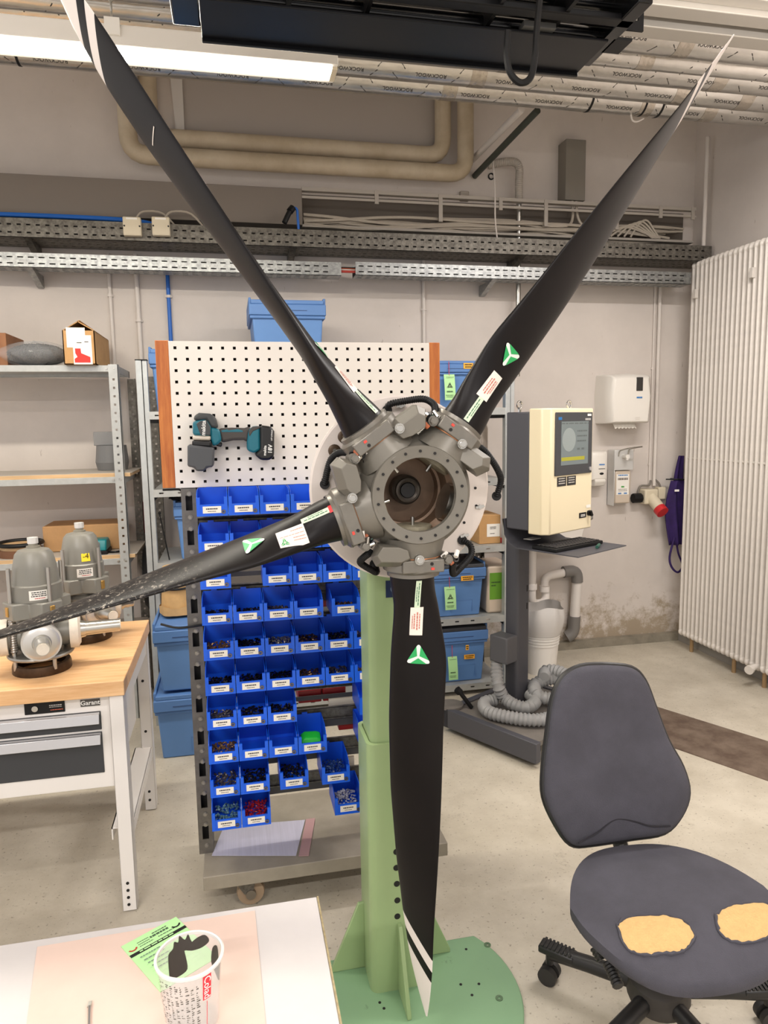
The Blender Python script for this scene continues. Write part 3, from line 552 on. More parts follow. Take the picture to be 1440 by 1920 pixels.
angle_post(t, X1, 4.20, 2.04, -1, 1, galv_s); angle_post(t, X1+0.03, 4.70, 1.99, -1, -1, galv_old); angle_post(t, -1.75, 4.20, 2.04, 1, 1, galv_s)
for z, pl in ((2.0, None), (1.385, ply), (0.92, ply), (0.42, ply)):
    s = part(t, 'shelf', MB().box(-1.75, X1-0.003, 4.204, 4.24, z, z+0.035).box(-1.75, X1-0.003, 4.66, 4.695, z, z+0.035).box(X1-0.006, X1-0.003, 4.21, 4.69, z-0.005, z+0.035), galv_s, bevel=0.002)
    if pl:
        part(s, 'plank', MB().box(-1.75, X1+0.03, 4.215, 4.69, z+0.035, z+0.055), ply); part(s, 'plank_cover', MB().box(-1.75, X1+0.04, 4.217, 4.69, z+0.055, z+0.058), lino)
    else: part(s, 'shelf_plate', MB().box(-1.75, X1-0.006, 4.21, 4.69, z+0.018, z+0.033), galv_s)
    for dx in (0.02, 0.06): part(s, 'bolt', hexbolt(MB(), (X1-dx, 4.2035, z+0.018), (0, -1, 0), 0.007, 0.004), steel)
# things on the left shelf
c0 = PY(120, 676, 4.16); c1 = PY(180, 674, 4.16); bx0, bx1 = c0.x, c1.x
t = thing('cardboard_box', 'open cardboard box with red arrow label on top of left shelf', 'box', ((bx0+bx1)/2, 4.4, 2.036))
part(t, 'carton', MB().box(bx0, bx1, 4.16, 4.165, 2.036, 2.215).box(bx0, bx1, 4.62, 4.625, 2.036, 2.215).box(bx0, bx0+0.005, 4.16, 4.625, 2.036, 2.215).box(bx1-0.005, bx1, 4.16, 4.625, 2.036, 2.215).box(bx0, bx1, 4.16, 4.625, 2.036, 2.041), card_b)
part(t, 'flap', MB().prism([(0, 0), (0.09, 0.055), (0.088, 0.06), (0, 0.005)], (bx0, 4.17, 2.212), (1, 0, 0), (0, 0, 1), (0, 0.44, 0)), card_b)
part(t, 'flap', MB().prism([(0, 0), (-0.085, 0.05), (-0.083, 0.055), (0, 0.005)], (bx1, 4.17, 2.212), (1, 0, 0), (0, 0, 1), (0, 0.44, 0)), card_b)
part(t, 'paper_label', MB().box(bx0+0.02, bx0+0.115, 4.1585, 4.1595, 2.125, 2.23), paper)
part(t, 'shipping_label', MB().box(bx0+0.05, bx0+0.145, 4.1573, 4.1583, 2.036, 2.19), paper)
fn = plane_fn((bx0+0.10, 4.1565, 2.08), (1, 0, 0), (0, 0, 1))
part(t, 'red_arrow_mark', MB().prism([(-0.045, -0.03), (0.035, -0.03), (0.035, 0.0), (-0.01, 0.02), (-0.012, 0.045), (-0.04, 0.045), (-0.04, 0.02), (-0.03, 0.0), (-0.045, -0.01)], (bx0+0.10, 4.1572, 2.075), (1, 0, 0), (0, 0, 1), (0, -0.0006, 0)), M('arrow_red', (214, 44, 36), 0.6))
for p_ in ((-0.03, -0.005, 0.07, 0.004), (0.01, 0.03, 0.075, 0.004)): part(t, 'printed_mark', card(fn, p_[0], p_[1], p_[2]-0.002, p_[2]+0.002), ink)
c = PY(66, 695, 4.24)
t = thing('granule_bag', 'clear plastic bag of black granules slumped on left shelf edge', 'bag', (c.x, 4.27, 2.036))
rb = random.Random(5)
gm_ = MB()
for _ in range(1500):
    a_, p_ = rb.uniform(0, 6.283), math.asin(rb.uniform(-0.5, 1)); k_ = rb.uniform(0.96, 1.03); q_ = V((c.x+0.005+0.152*k_*math.cos(a_)*math.cos(p_), 4.29+0.102*k_*math.sin(a_)*math.cos(p_), 2.095+0.060*k_*math.sin(p_))); e_ = rb.uniform(0.003, 0.0055)
    gm_.add([q_+V(v_)*e_ for v_ in ((1,0,0),(-1,0,0),(0,1,0),(0,-1,0),(0,0,1),(0,0,-1))], [(0,2,4),(2,1,4),(1,3,4),(3,0,4),(2,0,5),(1,2,5),(3,1,5),(0,3,5)])
part(t, 'loose_granules', gm_, M('granule', (44, 44, 48), 0.35), kind='stuff')
part(t, 'granules', MB().ball((c.x+0.005, 4.29, 2.095), 0.15, 0.10, 0.058, 40, 24, lambda a, p: 1+0.04*math.sin(5*a)+rb.uniform(-0.03, 0.03)), M('black_granules', (52, 52, 56), 0.5, var=0.7, vscale=75, rgb2=(16, 16, 18), bump=1.0, bscale=120))
def film_mat(name, col, tr, rough=0.1):
    m = bpy.data.materials.new(name); m.use_nodes = True; nt = m.node_tree; N = nt.nodes; b = N['Principled BSDF']; b.inputs['Base Color'].default_value = lin(col); b.inputs['Roughness'].default_value = rough
    tb = N.new('ShaderNodeBsdfTransparent'); mx = N.new('ShaderNodeMixShader'); mx.inputs[0].default_value = 1-tr
    nt.links.new(tb.outputs[0], mx.inputs[1]); nt.links.new(b.outputs[0], mx.inputs[2]); nt.links.new(mx.outputs[0], N['Material Output'].inputs[0])
    n = N.new('ShaderNodeTexNoise'); n.inputs['Scale'].default_value = 22; bpn = N.new('ShaderNodeBump'); bpn.inputs['Strength'].default_value = 0.6; tc = N.new('ShaderNodeTexCoord')
    nt.links.new(tc.outputs['Object'], n.inputs['Vector']); nt.links.new(n.outputs['Fac'], bpn.inputs['Height']); nt.links.new(bpn.outputs[0], b.inputs['Normal'])
    return m
film = film_mat('clear_film', (214, 216, 218), 0.76, 0.05)
part(t, 'plastic_film', MB().ball((c.x, 4.285, 2.10), 0.185, 0.118, 0.066, 44, 22, lambda a, p: 1+0.05*math.sin(4*a+1)+0.035*math.sin(11*a+5*p)+0.02*math.sin(23*a)), film)
c = PY(0, 683, 4.25); single('cardboard_box', 'brown cardboard box at left edge on top of left shelf', 'box', MB().box(c.x-0.30, PY(15, 683, 4.25).x, 4.25, 4.60, 2.035, 2.21), M('brown_card', (150, 104, 72), 0.8, var=0.2, vscale=10), bevel=0.003)
t = thing('duct_elbow', 'grey plastic duct fitting standing on the middle left shelf', 'fitting', (-0.70, 4.5, 1.443))
gpl = M('grey_fitting', (112, 112, 112), 0.45)
part(t, 'cone', MB().cyl((-0.70, 4.5, 1.444), (-0.70, 4.5, 1.49), 0.085, 0.095, n=20).cyl((-0.70, 4.5, 1.49), (-0.70, 4.5, 1.59), 0.095, 0.085, n=20), gpl)
part(t, 'socket_ring', MB().box(-0.79, -0.66, 4.45, 4.56, 1.59, 1.67), M('grey_fit2', (130, 130, 130), 0.4), bevel=0.004)
cb = M('long_carton', (186, 144, 98), 0.8, var=0.15, vscale=9)
single('cardboard_box', 'long brown cardboard box lying on lower left shelf behind the hub units', 'box', MB().box(-1.09, -0.66, 4.39, 4.66, 0.98, 1.13), cb, bevel=0.004)
t = thing('battery_charger', 'teal and black battery charger on the lower left shelf', 'charger', (-0.79, 4.24, 0.978))
part(t, 'charger_body', MB().prism([(0, 0.02), (0.15, 0.02), (0.15, 0.06), (0.11, 0.085), (0.02, 0.085), (0, 0.05)], (-0.84, 4.225, 0.978), (0, 1, 0), (0, 0, 1), (0.12, 0, 0)), M('teal_plastic', (16, 122, 128), 0.4), bevel=0.008)
part(t, 'charger_base', MB().box(-0.845, -0.715, 4.222, 4.38, 0.978, 1.0), black_p, bevel=0.003)
part(t, 'power_lead', MB().tube(smooth_path([(-0.72, 4.27, 0.987), (-0.70, 4.26, 0.985), (-0.675, 4.25, 0.987), (-0.66, 4.27, 0.985)], 5), 0.006, 6), black_p)
t = thing('wooden_disc', 'round pale wooden disc with dark rim on lower left shelf', 'disc', (-1.2, 4.32, 0.978))
part(t, 'disc_base', MB().cyl((-1.2, 4.34, 0.979), (-1.2, 4.34, 1.02), 0.115, n=28), M('dark_leather', (110, 72, 46), 0.5))
part(t, 'disc_top', MB().cyl((-1.2, 4.34, 1.02), (-1.2, 4.34, 1.045), 0.105, n=28), ply)
part(t, 'rim_band', MB().tube([(-1.2+0.115*math.cos(a), 4.34+0.115*math.sin(a), 1.05) for a in [i*0.2244 for i in range(28)]], 0.012, 8, closed=True), black_p)
single('yellow_note', 'yellow sticky note under the lower left shelf edge', 'note', MB().box(-1.075, -1.03, 4.1985, 4.2, 0.90, 0.945), yellow_l)
t = thing('hose_coil', 'black cable coil hanging on the right end of the left shelf', 'cable', (-0.57, 4.24, 0.6))
for k in range(4): part(t, 'loop', MB().tube([(-0.535+0.008*k, 4.40+(0.12+0.012*k)*math.cos(a), 0.80+(0.17+0.01*k)*math.sin(a)) for a in [i*0.2618 for i in range(24)]], 0.007, 6, closed=True), black_p)
single('red_extinguisher_tag', 'small dark red cylinder behind the left shelf post', 'cylinder', MB().lathe([(0.02, 0), (0.026, 0.02), (0.026, 0.11), (0.018, 0.13), (0.018, 0.2)], (-0.56, 4.735, 1.02), (0, 0, 1), 14), M('dull_red', (150, 40, 36), 0.4))
single('crumpled_sheet', 'crumpled pale plastic sheet at wall end of the left shelf', 'sheet', MB().grid(lambda a, b: V((-0.62+0.14*a, 4.735-0.06*math.sin(3*a+5*b), 0.62+0.46*b-0.12*a+0.02*math.sin(14*a*b))), 12, 14), M('dull_film', (186, 178, 172), 0.3))

# rack behind the trolley
t = thing('storage_rack', 'galvanised steel storage rack of blue crates behind the bin trolley', 'rack', (0.6, 4.35, 0))
gz = M('zinc_upright', (186, 190, 190), 0.4, 0.45, var=0.12, vscale=20)
for x in (-0.485, 1.62):
    part(t, 'upright', MB().box(x, x+0.03, 4.06, 4.11, 0, 2.05).box(x+0.034, x+0.058, 4.065, 4.11, 0, 2.05), gz, bevel=0.002)
    part(t, 'upright_cap', MB().box(x-0.002, x+0.06, 4.058, 4.112, 2.05, 2.055), black_p)
    angle_post(t, x+0.055, 4.62, 2.0, -1, -1, galv_old)
for z in (1.735, 1.31, 0.90, 0.455, 0.03):
    s = part(t, 'shelf', MB().sheet((-0.43, 4.062, z), (1, 0, 0), (0, 0, 1), 2.05, 0.042, [(0.03+0.1*i, 0.055+0.1*i) for i in range(20)], [(0.017, 0.025)], 0.003), galv_s)
    part(s, 'shelf_plate', MB().box(-0.43, 1.62, 4.07, 4.60, z+0.025, z+0.04), galv_s)
    for xb in (-0.43, 1.616): part(s, 'shelf_bracket', MB().box(xb, xb+0.004, 4.08, 4.60, z-0.02, z+0.03), black_p)
blue = M('crate_blue', (92, 134, 190), 0.5, var=0.06, vscale=4); bluel = M('crate_lid_blue', (84, 124, 180), 0.5); lid_dk = M('crate_lid_dark', (62, 64, 70), 0.6)
def tri_logo(fn, s, inset=0.0):
    mb = MB()
    for k in range(3):
        a = math.pi/2+k*2.0944
        p0 = (0, 0); tip = (s*math.cos(a), s*math.sin(a)); tip2 = (s*math.cos(a+2.0944), s*math.sin(a+2.0944))
        g = (0.16*s*math.cos(a+1.0472), 0.16*s*math.sin(a+1.0472))
        q = [(g[0]+(x-0)*0.78, g[1]+(y-0)*0.78) for x, y in (p0, tip, tip2)]
        mb.add([fn(*p) for p in q], [(0, 1, 2)])
    return mb
def star_logo(fn, s):
    mb = MB()
    for k in range(3):
        a = math.pi/2+k*2.0944
        for sg in (-1, 1):
            b = a+sg*0.95
            mb.add([fn(*p) for p in ((sg*-0.0+0.12*s*math.cos(a+sg*0.5), 0.12*s*math.sin(a+sg*0.5)), (s*math.cos(a+sg*0.06), s*math.sin(a+sg*0.06)), (0.42*s*math.cos(b), 0.42*s*math.sin(b)))], [(0, 1, 2)])
    return mb
def green_tag(parent, c, w=0.075, h=0.115, logo=True, hang=0.06, name='inspection_tag'):
    """green card hanging from a red string; c = top centre of the card"""
    x, y, z = c
    g = part(parent, name, MB().grid(lambda a, b: V((x-w/2+w*a+0.006*b, y-0.008*math.sin(b*2.5), z-h*b)), 4, 6), green_card, label='green inspection tag on red string')
    part(g, 'string', MB().cyl((x, y, z-0.008), (x, y+0.004, z+hang), 0.0018, n=6), M('string_red', (200, 50, 60), 0.6))
    fn = plane_fn((x+0.002, y-0.0095, z-h*0.45), (1, 0, 0), (0, 0, 1))
    if logo: part(g, 'logo', star_logo(fn, w*0.33), ink)
    part(g, 'print', bars_mb([(-w*0.28, w*0.28, -h*0.22, 0.008), (-w*0.36, w*0.36, -h*0.36, 0.003), (-w*0.3, w*0.3, -h*0.42, 0.003), (-w*0.36, w*0.36, h*0.34, 0.003)], fn), M('tag_print', (70, 100, 70), 0.6))
    return g
def crate(label, x0, x1, y0, d, z0, h, lid=None):
    w = x1-x0; t = thing('lidded_crate', label, 'crate', (x0+w/2, y0+d/2, z0), group='blue lidded crates')
    cx, cy = x0+w/2, y0+d/2
    def ring(sx, sy, z): return [(cx-w/2*sx, cy-d/2*sy, z), (cx+w/2*sx, cy-d/2*sy, z), (cx+w/2*sx, cy+d/2*sy, z), (cx-w/2*sx, cy+d/2*sy, z)]
    mb = MB(); mb.add(ring(0.84, 0.86, z0)+ring(0.93, 0.94, z0+h*0.8), [(3, 2, 1, 0), (4, 5, 6, 7), (0, 1, 5, 4), (1, 2, 6, 5), (2, 3, 7, 6), (3, 0, 4, 7)])
    b = part(t, 'crate_body', mb, blue, bevel=0.008)
    part(b, 'recess_frame', MB().box(cx-w*0.04, cx+w*0.30, y0+d*0.055, y0+d*0.075, z0+h*0.28, z0+h*0.30).box(cx+w*0.295, cx+w*0.30, y0+d*0.055, y0+d*0.075, z0+h*0.08, z0+h*0.30).box(cx-w*0.04, cx-w*0.035, y0+d*0.055, y0+d*0.075, z0+h*0.08, z0+h*0.30), bluel)
    part(t, 'rim', MB().box(x0, x1, y0, y0+d, z0+h*0.73, z0+h*0.90).box(x0+0.004, x1-0.004, y0+0.006, y0+d-0.006, z0+h*0.68, z0+h*0.73), bluel, bevel=0.005)
    l = part(t, 'lid', MB().box(x0+0.012, x1-0.012, y0+0.004, cy-0.004, z0+h*0.90, z0+h*0.965).box(x0+0.012, x1-0.012, cy+0.004, y0+d-0.004, z0+h*0.90, z0+h*0.965), lid or bluel, bevel=0.004)
    for xa in (x0, x1-0.014): part(l, 'hinge_end', MB().box(xa, xa+0.014, y0+0.02, y0+d-0.02, z0+h*0.88, z0+h), bluel, bevel=0.004)
    part(l, 'lid_ridge', MB().box(cx-w*0.25, cx+w*0.25, y0-0.002, y0+0.004, z0+h*0.80, z0+h*0.81), M('ridge_dark', (50, 76, 120), 0.6))
    return t
def hand_label(t, cx, y, cz, w=0.055, h=0.026, mat=None):
    l = part(t, 'handwritten_label', MB().box(cx-w/2, cx+w/2, y-0.0015, y, cz-h/2, cz+h/2), mat or orange_l, label='orange handwritten label')
    part(l, 'handwriting', bars_mb([(-w*0.38, w*0.4, h*0.2, h*0.22), (-w*0.34, w*0.34, -h*0.2, h*0.2)], plane_fn((cx, y-0.0022, cz), (1, 0, 0), (0, 0, 1)), seed=int(cx*1000)), ink)
c = crate('blue lidded crate topmost on the rack, above the pegboard', 0.125, 0.555, 4.10, 0.50, 2.04, 0.36)
q = PY(587, 605, 4.13); hand_label(c, q.x, 4.128, q.z, 0.055, 0.03)
part(c, 'tape_strip', MB().box(0.31, 0.335, 4.135, 4.139, 2.04, 2.21), M('pale_green_tape', (150, 190, 160), 0.6))
crate('blue lidded crate under the topmost crate, hidden behind the pegboard', 0.125, 0.555, 4.10, 0.50, 1.776, 0.262)
c = crate('blue lidded crate with green tag right of the pegboard, behind black blade', 1.17, 1.57, 4.10, 0.50, 1.776, 0.29)
q = PY(878, 686, 4.10); hand_label(c, q.x, 4.099, q.z, 0.06, 0.033)
q = PY(842, 702, 4.09); green_tag(c, (q.x, 4.09, q.z), 0.066, 0.15, hang=0.075)
crate('blue lidded crate at left end of the rack top shelf beside orange wood strip', -0.42, -0.04, 4.09, 0.50, 1.776, 0.35)
crate('blue lidded crate on middle rack shelf, seen left of the bin trolley post', -0.335, 0.06, 4.12, 0.46, 0.941, 0.34)
c = crate('blue lidded crate with green tag on rack shelf behind bottom blade, upper one', 1.10, 1.51, 4.085, 0.50, 0.496, 0.34, lid_dk)
q = PY(876, 1084, 4.084); hand_label(c, q.x, 4.0835, q.z, 0.08, 0.03)
q = PY(843, 1100, 4.075); green_tag(c, (q.x, 4.075, q.z), 0.07, 0.145, hang=0.06)
c = crate('blue lidded crate with green tag on lowest rack shelf behind bottom blade', 1.13, 1.525, 4.085, 0.50, 0.071, 0.37, lid_dk)
q = PY(876, 1214, 4.084); hand_label(c, q.x, 4.0835, q.z, 0.02, 0.032); q = PY(882, 1233, 4.084); hand_label(c, q.x, 4.0835+0.02, q.z, 0.07, 0.028)
q = PY(848, 1231, 4.075); green_tag(c, (q.x, 4.075, q.z), 0.06, 0.15, logo=False, hang=0.07)
crate('blue lidded crate on the floor beside the bin trolley, lower of two', -0.44, -0.06, 3.60, 0.45, 0.0, 0.355)
crate('blue lidded crate stacked second beside the bin trolley', -0.425, -0.045, 3.60, 0.45, 0.357, 0.36)
# wrapped roll standing on that crate stack
c = PY(333, 1150, 3.80)
t = thing('wrapped_roll', 'upright kraft-paper roll tied with black strap on crate stack', 'roll', (c.x, 3.82, 0.717))
kraft = M('kraft_paper', (206, 166, 112), 0.75, var=0.15, vscale=16)
part(t, 'roll_body', MB().lathe([(0.084, 0.0), (0.078, 0.10), (0.068, 0.22), (0.066, 0.25)], (c.x, 3.82, 0.718), (0, 0, 1), 24), kraft)
part(t, 'torn_edge', MB().grid(lambda a, b: V((c.x+(0.09+0.006*math.sin(a*31))*math.cos(a*6.2832), 3.82+(0.09+0.006*math.sin(a*31))*math.sin(a*6.2832), 0.72+0.045*b+0.008*b*math.sin(a*23))), 40, 3), kraft)
part(t, 'strap', MB().tube([(c.x+0.083*math.cos(a), 3.82+0.083*math.sin(a), 0.86) for a in [i*0.2618 for i in range(24)]], 0.006, 6, closed=True), black_p)
c = PY(912, 1130, 4.12)
t = thing('cleaner_canister', 'beige canister with green label on rack beside upper blue crate', 'canister', (1.575, 4.25, 0.496))
can = M('canister_beige', (214, 196, 176), 0.4)
part(t, 'canister_body', MB().box(1.53, 1.70, 4.12, 4.4, 0.496, 0.80), can, bevel=0.015)
part(t, 'label_green', MB().box(1.545, 1.625, 4.1185, 4.1195, 0.585, 0.755), M('label_green', (104, 160, 40), 0.5))
part(t, 'label_white', MB().box(1.625, 1.69, 4.1185, 4.1195, 0.595, 0.755), paper)
part(t, 'label_print', bars_mb([(-0.03, 0.03, 0.02, 0.008), (-0.03, 0.0, 0, 0.008), (0.045, 0.09, 0.03, 0.003), (0.045, 0.09, 0.015, 0.003), (0.045, 0.09, 0.0, 0.003), (0.045, 0.09, -0.015, 0.003)], plane_fn((1.585, 4.117, 0.675), (1, 0, 0), (0, 0, 1))), M('print_dark', (60, 90, 40), 0.6))
t = thing('cardboard_box', 'small cardboard box with white label on rack behind the flange', 'box', (1.55, 4.25, 0.941))
part(t, 'carton', MB().box(1.475, 1.615, 4.12, 4.36, 0.941, 1.12), card_b, bevel=0.003)
part(t, 'paper_label', MB().box(1.525, 1.61, 4.118, 4.1195, 0.985, 1.065), paper)
part(t, 'label_print', bars_mb([(-0.02, 0.02, 0.02, 0.005), (-0.02, 0.02, 0.01, 0.004), (-0.02, 0.01, -0.02, 0.004)], plane_fn((1.565, 4.1175, 1.025), (1, 0, 0), (0, 0, 1))), ink)
t = thing('steel_canister', 'tall grey metal canister on the upper rack shelf beside black hose', 'canister', (1.5, 4.3, 1.35))
part(t, 'canister_body', MB().lathe([(0.05, 0), (0.055, 0.01), (0.055, 0.30), (0.045, 0.33), (0.02, 0.34)], (1.52, 4.25, 1.352), (0, 0, 1), 20), M('dull_metal', (170, 160, 150), 0.35, 0.6))
part(t, 'canister_lid', MB().cyl((1.52, 4.25, 1.69), (1.52, 4.25, 1.71), 0.025, n=14), black_p)
single('black_case', 'black plastic case standing on the upper rack shelf behind right blade', 'case', MB().box(1.36, 1.455, 4.12, 4.4, 1.352, 1.66), M('case_black', (36, 34, 34), 0.5), bevel=0.015)
single('black_brushes', 'bundle of black brush bristles on rack left of trolley post', 'brush', MB().ball((-0.30, 4.16, 1.295), 0.05, 0.04, 0.016, 30, 12, lambda a, p: 1+random.uniform(-0.25, 0.25)), black_p)
single('thin_rod', 'thin black rod leaning upright on the rack left of trolley', 'rod', MB().cyl((-0.37, 4.13, 0.945), (-0.41, 4.13, 1.21), 0.004, n=6).ball((-0.41, 4.13, 1.215), 0.008), black_p)

# ================================================================== trolley with pegboard and bins
gb = M('trolley_grey', (150, 142, 128), 0.6, var=0.15, vscale=12)
t = thing('bin_trolley', 'grey rolling trolley with pegboard above louvred rails for bins', 'trolley', (0.28, 2.53, 0))
part(t, 'base_board', MB().box(-0.155, 0.71, 2.315, 2.80, 0.128, 0.178), gb, bevel=0.003)
for x, y in ((-0.02, 2.40), (0.58, 2.40), (-0.02, 2.70), (0.58, 2.70)):
    cs = part(t, 'caster_fork', MB().prism([(-0.045, 0), (0.045, 0), (0.03, -0.07), (0.0, -0.075)], (x, y-0.026, 0.128), (1, 0, 0), (0, 0, 1), (0, 0.004, 0)).prism([(-0.045, 0), (0.045, 0), (0.03, -0.07), (0.0, -0.075)], (x, y+0.022, 0.128), (1, 0, 0), (0, 0, 1), (0, 0.004, 0)).cyl((x, y, 0.118), (x, y, 0.128), 0.04, n=16), galv_old)
    part(cs, 'wheel', MB().lathe([(0.02, -0.016), (0.046, -0.014), (0.05, 0), (0.046, 0.014), (0.02, 0.016)], (x+0.022, y, 0.05), (0, 1, 0), 24), M('caster_tan', (150, 128, 104), 0.6))
    part(cs, 'hub_cap', MB().cyl((x+0.022, y-0.03, 0.05), (x+0.022, y+0.03, 0.05), 0.018, n=14), M('hub_grey2', (120, 112, 100), 0.4, 0.5))
hz = M('zinc_dark', (118, 114, 108), 0.5, 0.6, var=0.25, vscale=30)
ROWZ = [1.413-0.1183*i for i in range(10)]
for x0 in (-0.172, 0.655):
    p = part(t, 'upright', MB().sheet((x0, 2.455, 0.178), (1, 0, 0), (0, 0, 1), 0.05, 1.312, [(0.014, 0.036)], [(0.055+0.1183*i, 0.105+0.1183*i) for i in range(11)], 0.003).box(x0, x0+0.003, 2.457, 2.53, 0.178, 1.49).box(x0+0.047, x0+0.05, 2.457, 2.53, 0.178, 1.49), hz)
    part(p, 'dark_backing', MB().box(x0+0.004, x0+0.046, 2.50, 2.503, 0.18, 1.488), M('web_dark', (62, 60, 60), 0.6, 0.4))
    for i in range(22): part(p, 'bolt', hexbolt(MB(), (x0+0.027, 2.4535, 0.222+0.05915*i+(0.008 if i % 2 else -0.012)), (0, -1, 0), 0.007, 0.004), M('bolt_zinc', (150, 146, 138), 0.4, 0.7))
for i, z in enumerate(ROWZ):
    part(t, 'louvre_rail', MB().prism([(0, 0.045), (0.012, 0.045), (0.012, 0.088), (-0.006, 0.098), (-0.008, 0.094), (0.008, 0.084), (0.008, 0.049), (0, 0.049)], (-0.125, 2.462, z), (0, 1, 0), (0, 0, 1), (0.785, 0, 0)), galv_old)
    part(t, 'rail_web', MB().box(-0.122, 0.655, 2.476, 2.479, z+(0.0 if i in (2, 5, 6) else 0.012), z+(0.016 if i in (2, 5, 6) else 0.046)), M('web_grey', (86, 84, 84), 0.55, 0.4))
oak = M('orange_wood', (206, 126, 58), 0.45, var=0.35, vscale=10, stretch=(6, 6, 0.6), rgb2=(176, 92, 36))
for a, b in ((-0.229, -0.187), (0.692, 0.731)): part(t, 'wood_strip', MB().box(a, b, 2.452, 2.50, 1.494, 1.975), oak, bevel=0.002)
pg = M('pegboard_grey', (236, 230, 222), 0.5)
hx = [(0.0155+0.0379*i-0.0, 0.0155+0.0379*i+0.0095) for i in range(23)]; hz_ = [(0.0135+0.0366*i, 0.023+0.0366*i) for i in range(13)]
pb = part(t, 'pegboard', MB().sheet((-0.187, 2.450, 1.494), (1, 0, 0), (0, 0, 1), 0.879, 0.478, hx, hz_, 0.002), pg)
part(pb, 'board_edge', MB().box(-0.187, 0.692, 2.452, 2.47, 1.970, 1.973).box(-0.187, 0.692, 2.452, 2.47, 1.493, 1.496), pg)
part(pb, 'hole_shade_back', MB().box(-0.187, 0.692, 2.475, 2.48, 1.494, 1.973), M('peg_shade', (52, 46, 42), 0.8))  # dark sheet paints the shade seen through the peg holes
part(t, 'wire_frame', MB().tube(bend([(-0.23, 2.46, 1.488), (-0.168, 2.46, 1.488), (-0.166, 2.46, 1.30)], 0.015), 0.004, 6), black_p)
part(t, 'strap', MB().tube(smooth_path([(-0.12, 2.45, 1.02), (-0.2, 2.44, 1.018), (-0.26, 2.46, 1.03)], 4), 0.004, 6), black_p)
# bins
binb = M('bin_blue', (20, 94, 226), 0.38); bcard = M('bin_label', (238, 232, 222), 0.6); btxt = M('bin_text', (70, 66, 70), 0.6); wsh = M('washer_metal', (120, 112, 100), 0.35, 0.8)
def bin_proto():
    t = bpy.data.objects.new('storage_bin', None); COL.objects.link(t); t.empty_display_size = 0.05
    w = 0.0965; d = 0.150; th = 0.0022; mb = MB()
    sp = [(0, 0), (0, 0.056), (0.012, 0.060), (0.016, 0.066), (0.050, 0.079), (d, 0.079), (d, 0)]
    for x in (0, w-th): mb.prism(sp, (x, 0, 0), (0, 1, 0), (0, 0, 1), (th, 0, 0))
    mb.box(0, w, 0, d, 0, th); mb.box(0, w, d-th, d, 0, 0.079); mb.box(0, w, 0, th*1.6, 0, 0.037)
    mb.box(0, 0.011, -0.0015, 0.006, 0, 0.060); mb.box(w-0.011, w, -0.0015, 0.006, 0, 0.060); mb.box(0.0, w, -0.002, 0.002, 0.0, 0.006)
    mb.box(w*0.28, w*0.48, d-0.002, d+0.003, 0.077, 0.085)
    part(t, 'bin_body', mb, binb, world=False)
    lc = part(t, 'label_card', MB().box(0.019, 0.076, -0.0012, 0.0, 0.009, 0.031), bcard, world=False)
    part(lc, 'label_print', bars_mb([(-0.018, 0.018, 0.003, 0.004), (-0.013, 0.013, -0.005, 0.002)], plane_fn((0.047, -0.0018, 0.020), (1, 0, 0), (0, 0, 1))), btxt, world=False)
    part(t, 'sample_washer', MB().lathe([(0.003, 0), (0.0065, 0), (0.0065, 0.003), (0.003, 0.003)], (0.083, -0.002, 0.013), (0, -1, 0), 14, True), wsh, world=False)
    return t
ORD = ['first', 'second', 'third', 'fourth', 'fifth', 'sixth', 'seventh']; RORD = ['top', 'second', 'third', 'fourth', 'fifth', 'sixth', 'seventh', 'eighth', 'ninth', 'bottom']
LAY = [[0, 1, 2, 3], [0, 1, 2, 3, 4, 5], [0, 2, 3, 4, 5], [0, 1, 2, 3, 4.27], [0, 1, 2, 3, 4, 5], [0, 1, 2, 3, 4, 5], [0, 1, 2, 5.15], [0, 1, 2, 3, 5.15], [0, 1, 2.33, 3.78], [0, 1, 4.2]]
FILL = {(3, 0): 'dk', (3, 1): 'dk', (3, 2): 'gr', (3, 4): 'br', (4, 0): 'br2', (4, 1): 'dk', (4, 2): 'sv', (4, 3): 'br', (4, 4): 'dk2', (4, 5): 'gr', (5, 0): 'dk', (5, 1): 'dk', (5, 2): 'dk', (5, 3): 'br', (5, 4): 'gr', (5, 5): 'gr',
        (6, 0): 'gr', (6, 1): 'dk', (6, 2): 'dk', (7, 0): 'br2', (8, 0): 'gr', (8, 1): 'dk', (8, 2): 'dk2', (8, 3): 'bl', (9, 0): 'cy', (9, 1): 'rd', (9, 2): 'wh'}
FM = {'dk': ((46, 42, 40), 'black screws'), 'dk2': ((58, 54, 52), 'dark nuts'), 'gr': ((120, 112, 104), 'grey washers'), 'br': ((128, 94, 66), 'brownish rivets'), 'br2': ((164, 124, 78), 'brass-coloured nuts'), 'sv': ((190, 182, 168), 'bright washers'),
      'bl': ((60, 92, 150), 'bluish rings'), 'cy': ((108, 150, 160), 'grey-blue plugs'), 'rd': ((190, 40, 44), 'red plugs'), 'wh': ((214, 212, 214), 'white plugs')}
def heap(x0, y0, z0, mat, label, seed, high):
    rnd = random.Random(seed); mb = MB()
    for i in range(150):
        x = x0+rnd.uniform(0.010, 0.086); y = y0+rnd.uniform(0.010, 0.138); z = z0+0.005+high*rnd.random()*(0.35+0.65*math.sin((y-y0)/0.15*3))
        a = V((rnd.uniform(-1, 1), rnd.uniform(-1, 1), rnd.uniform(-0.4, 0.4))).normalized(); l = rnd.uniform(0.004, 0.008)
        mb.cyl(V((x, y, z))-a*l/2, V((x, y, z))+a*l/2, rnd.uniform(0.0022, 0.0038), n=5)
    o = single('loose_parts', label, 'small parts', mb, mat, kind='stuff'); return o
proto = bin_proto(); used = False; BX = -0.116
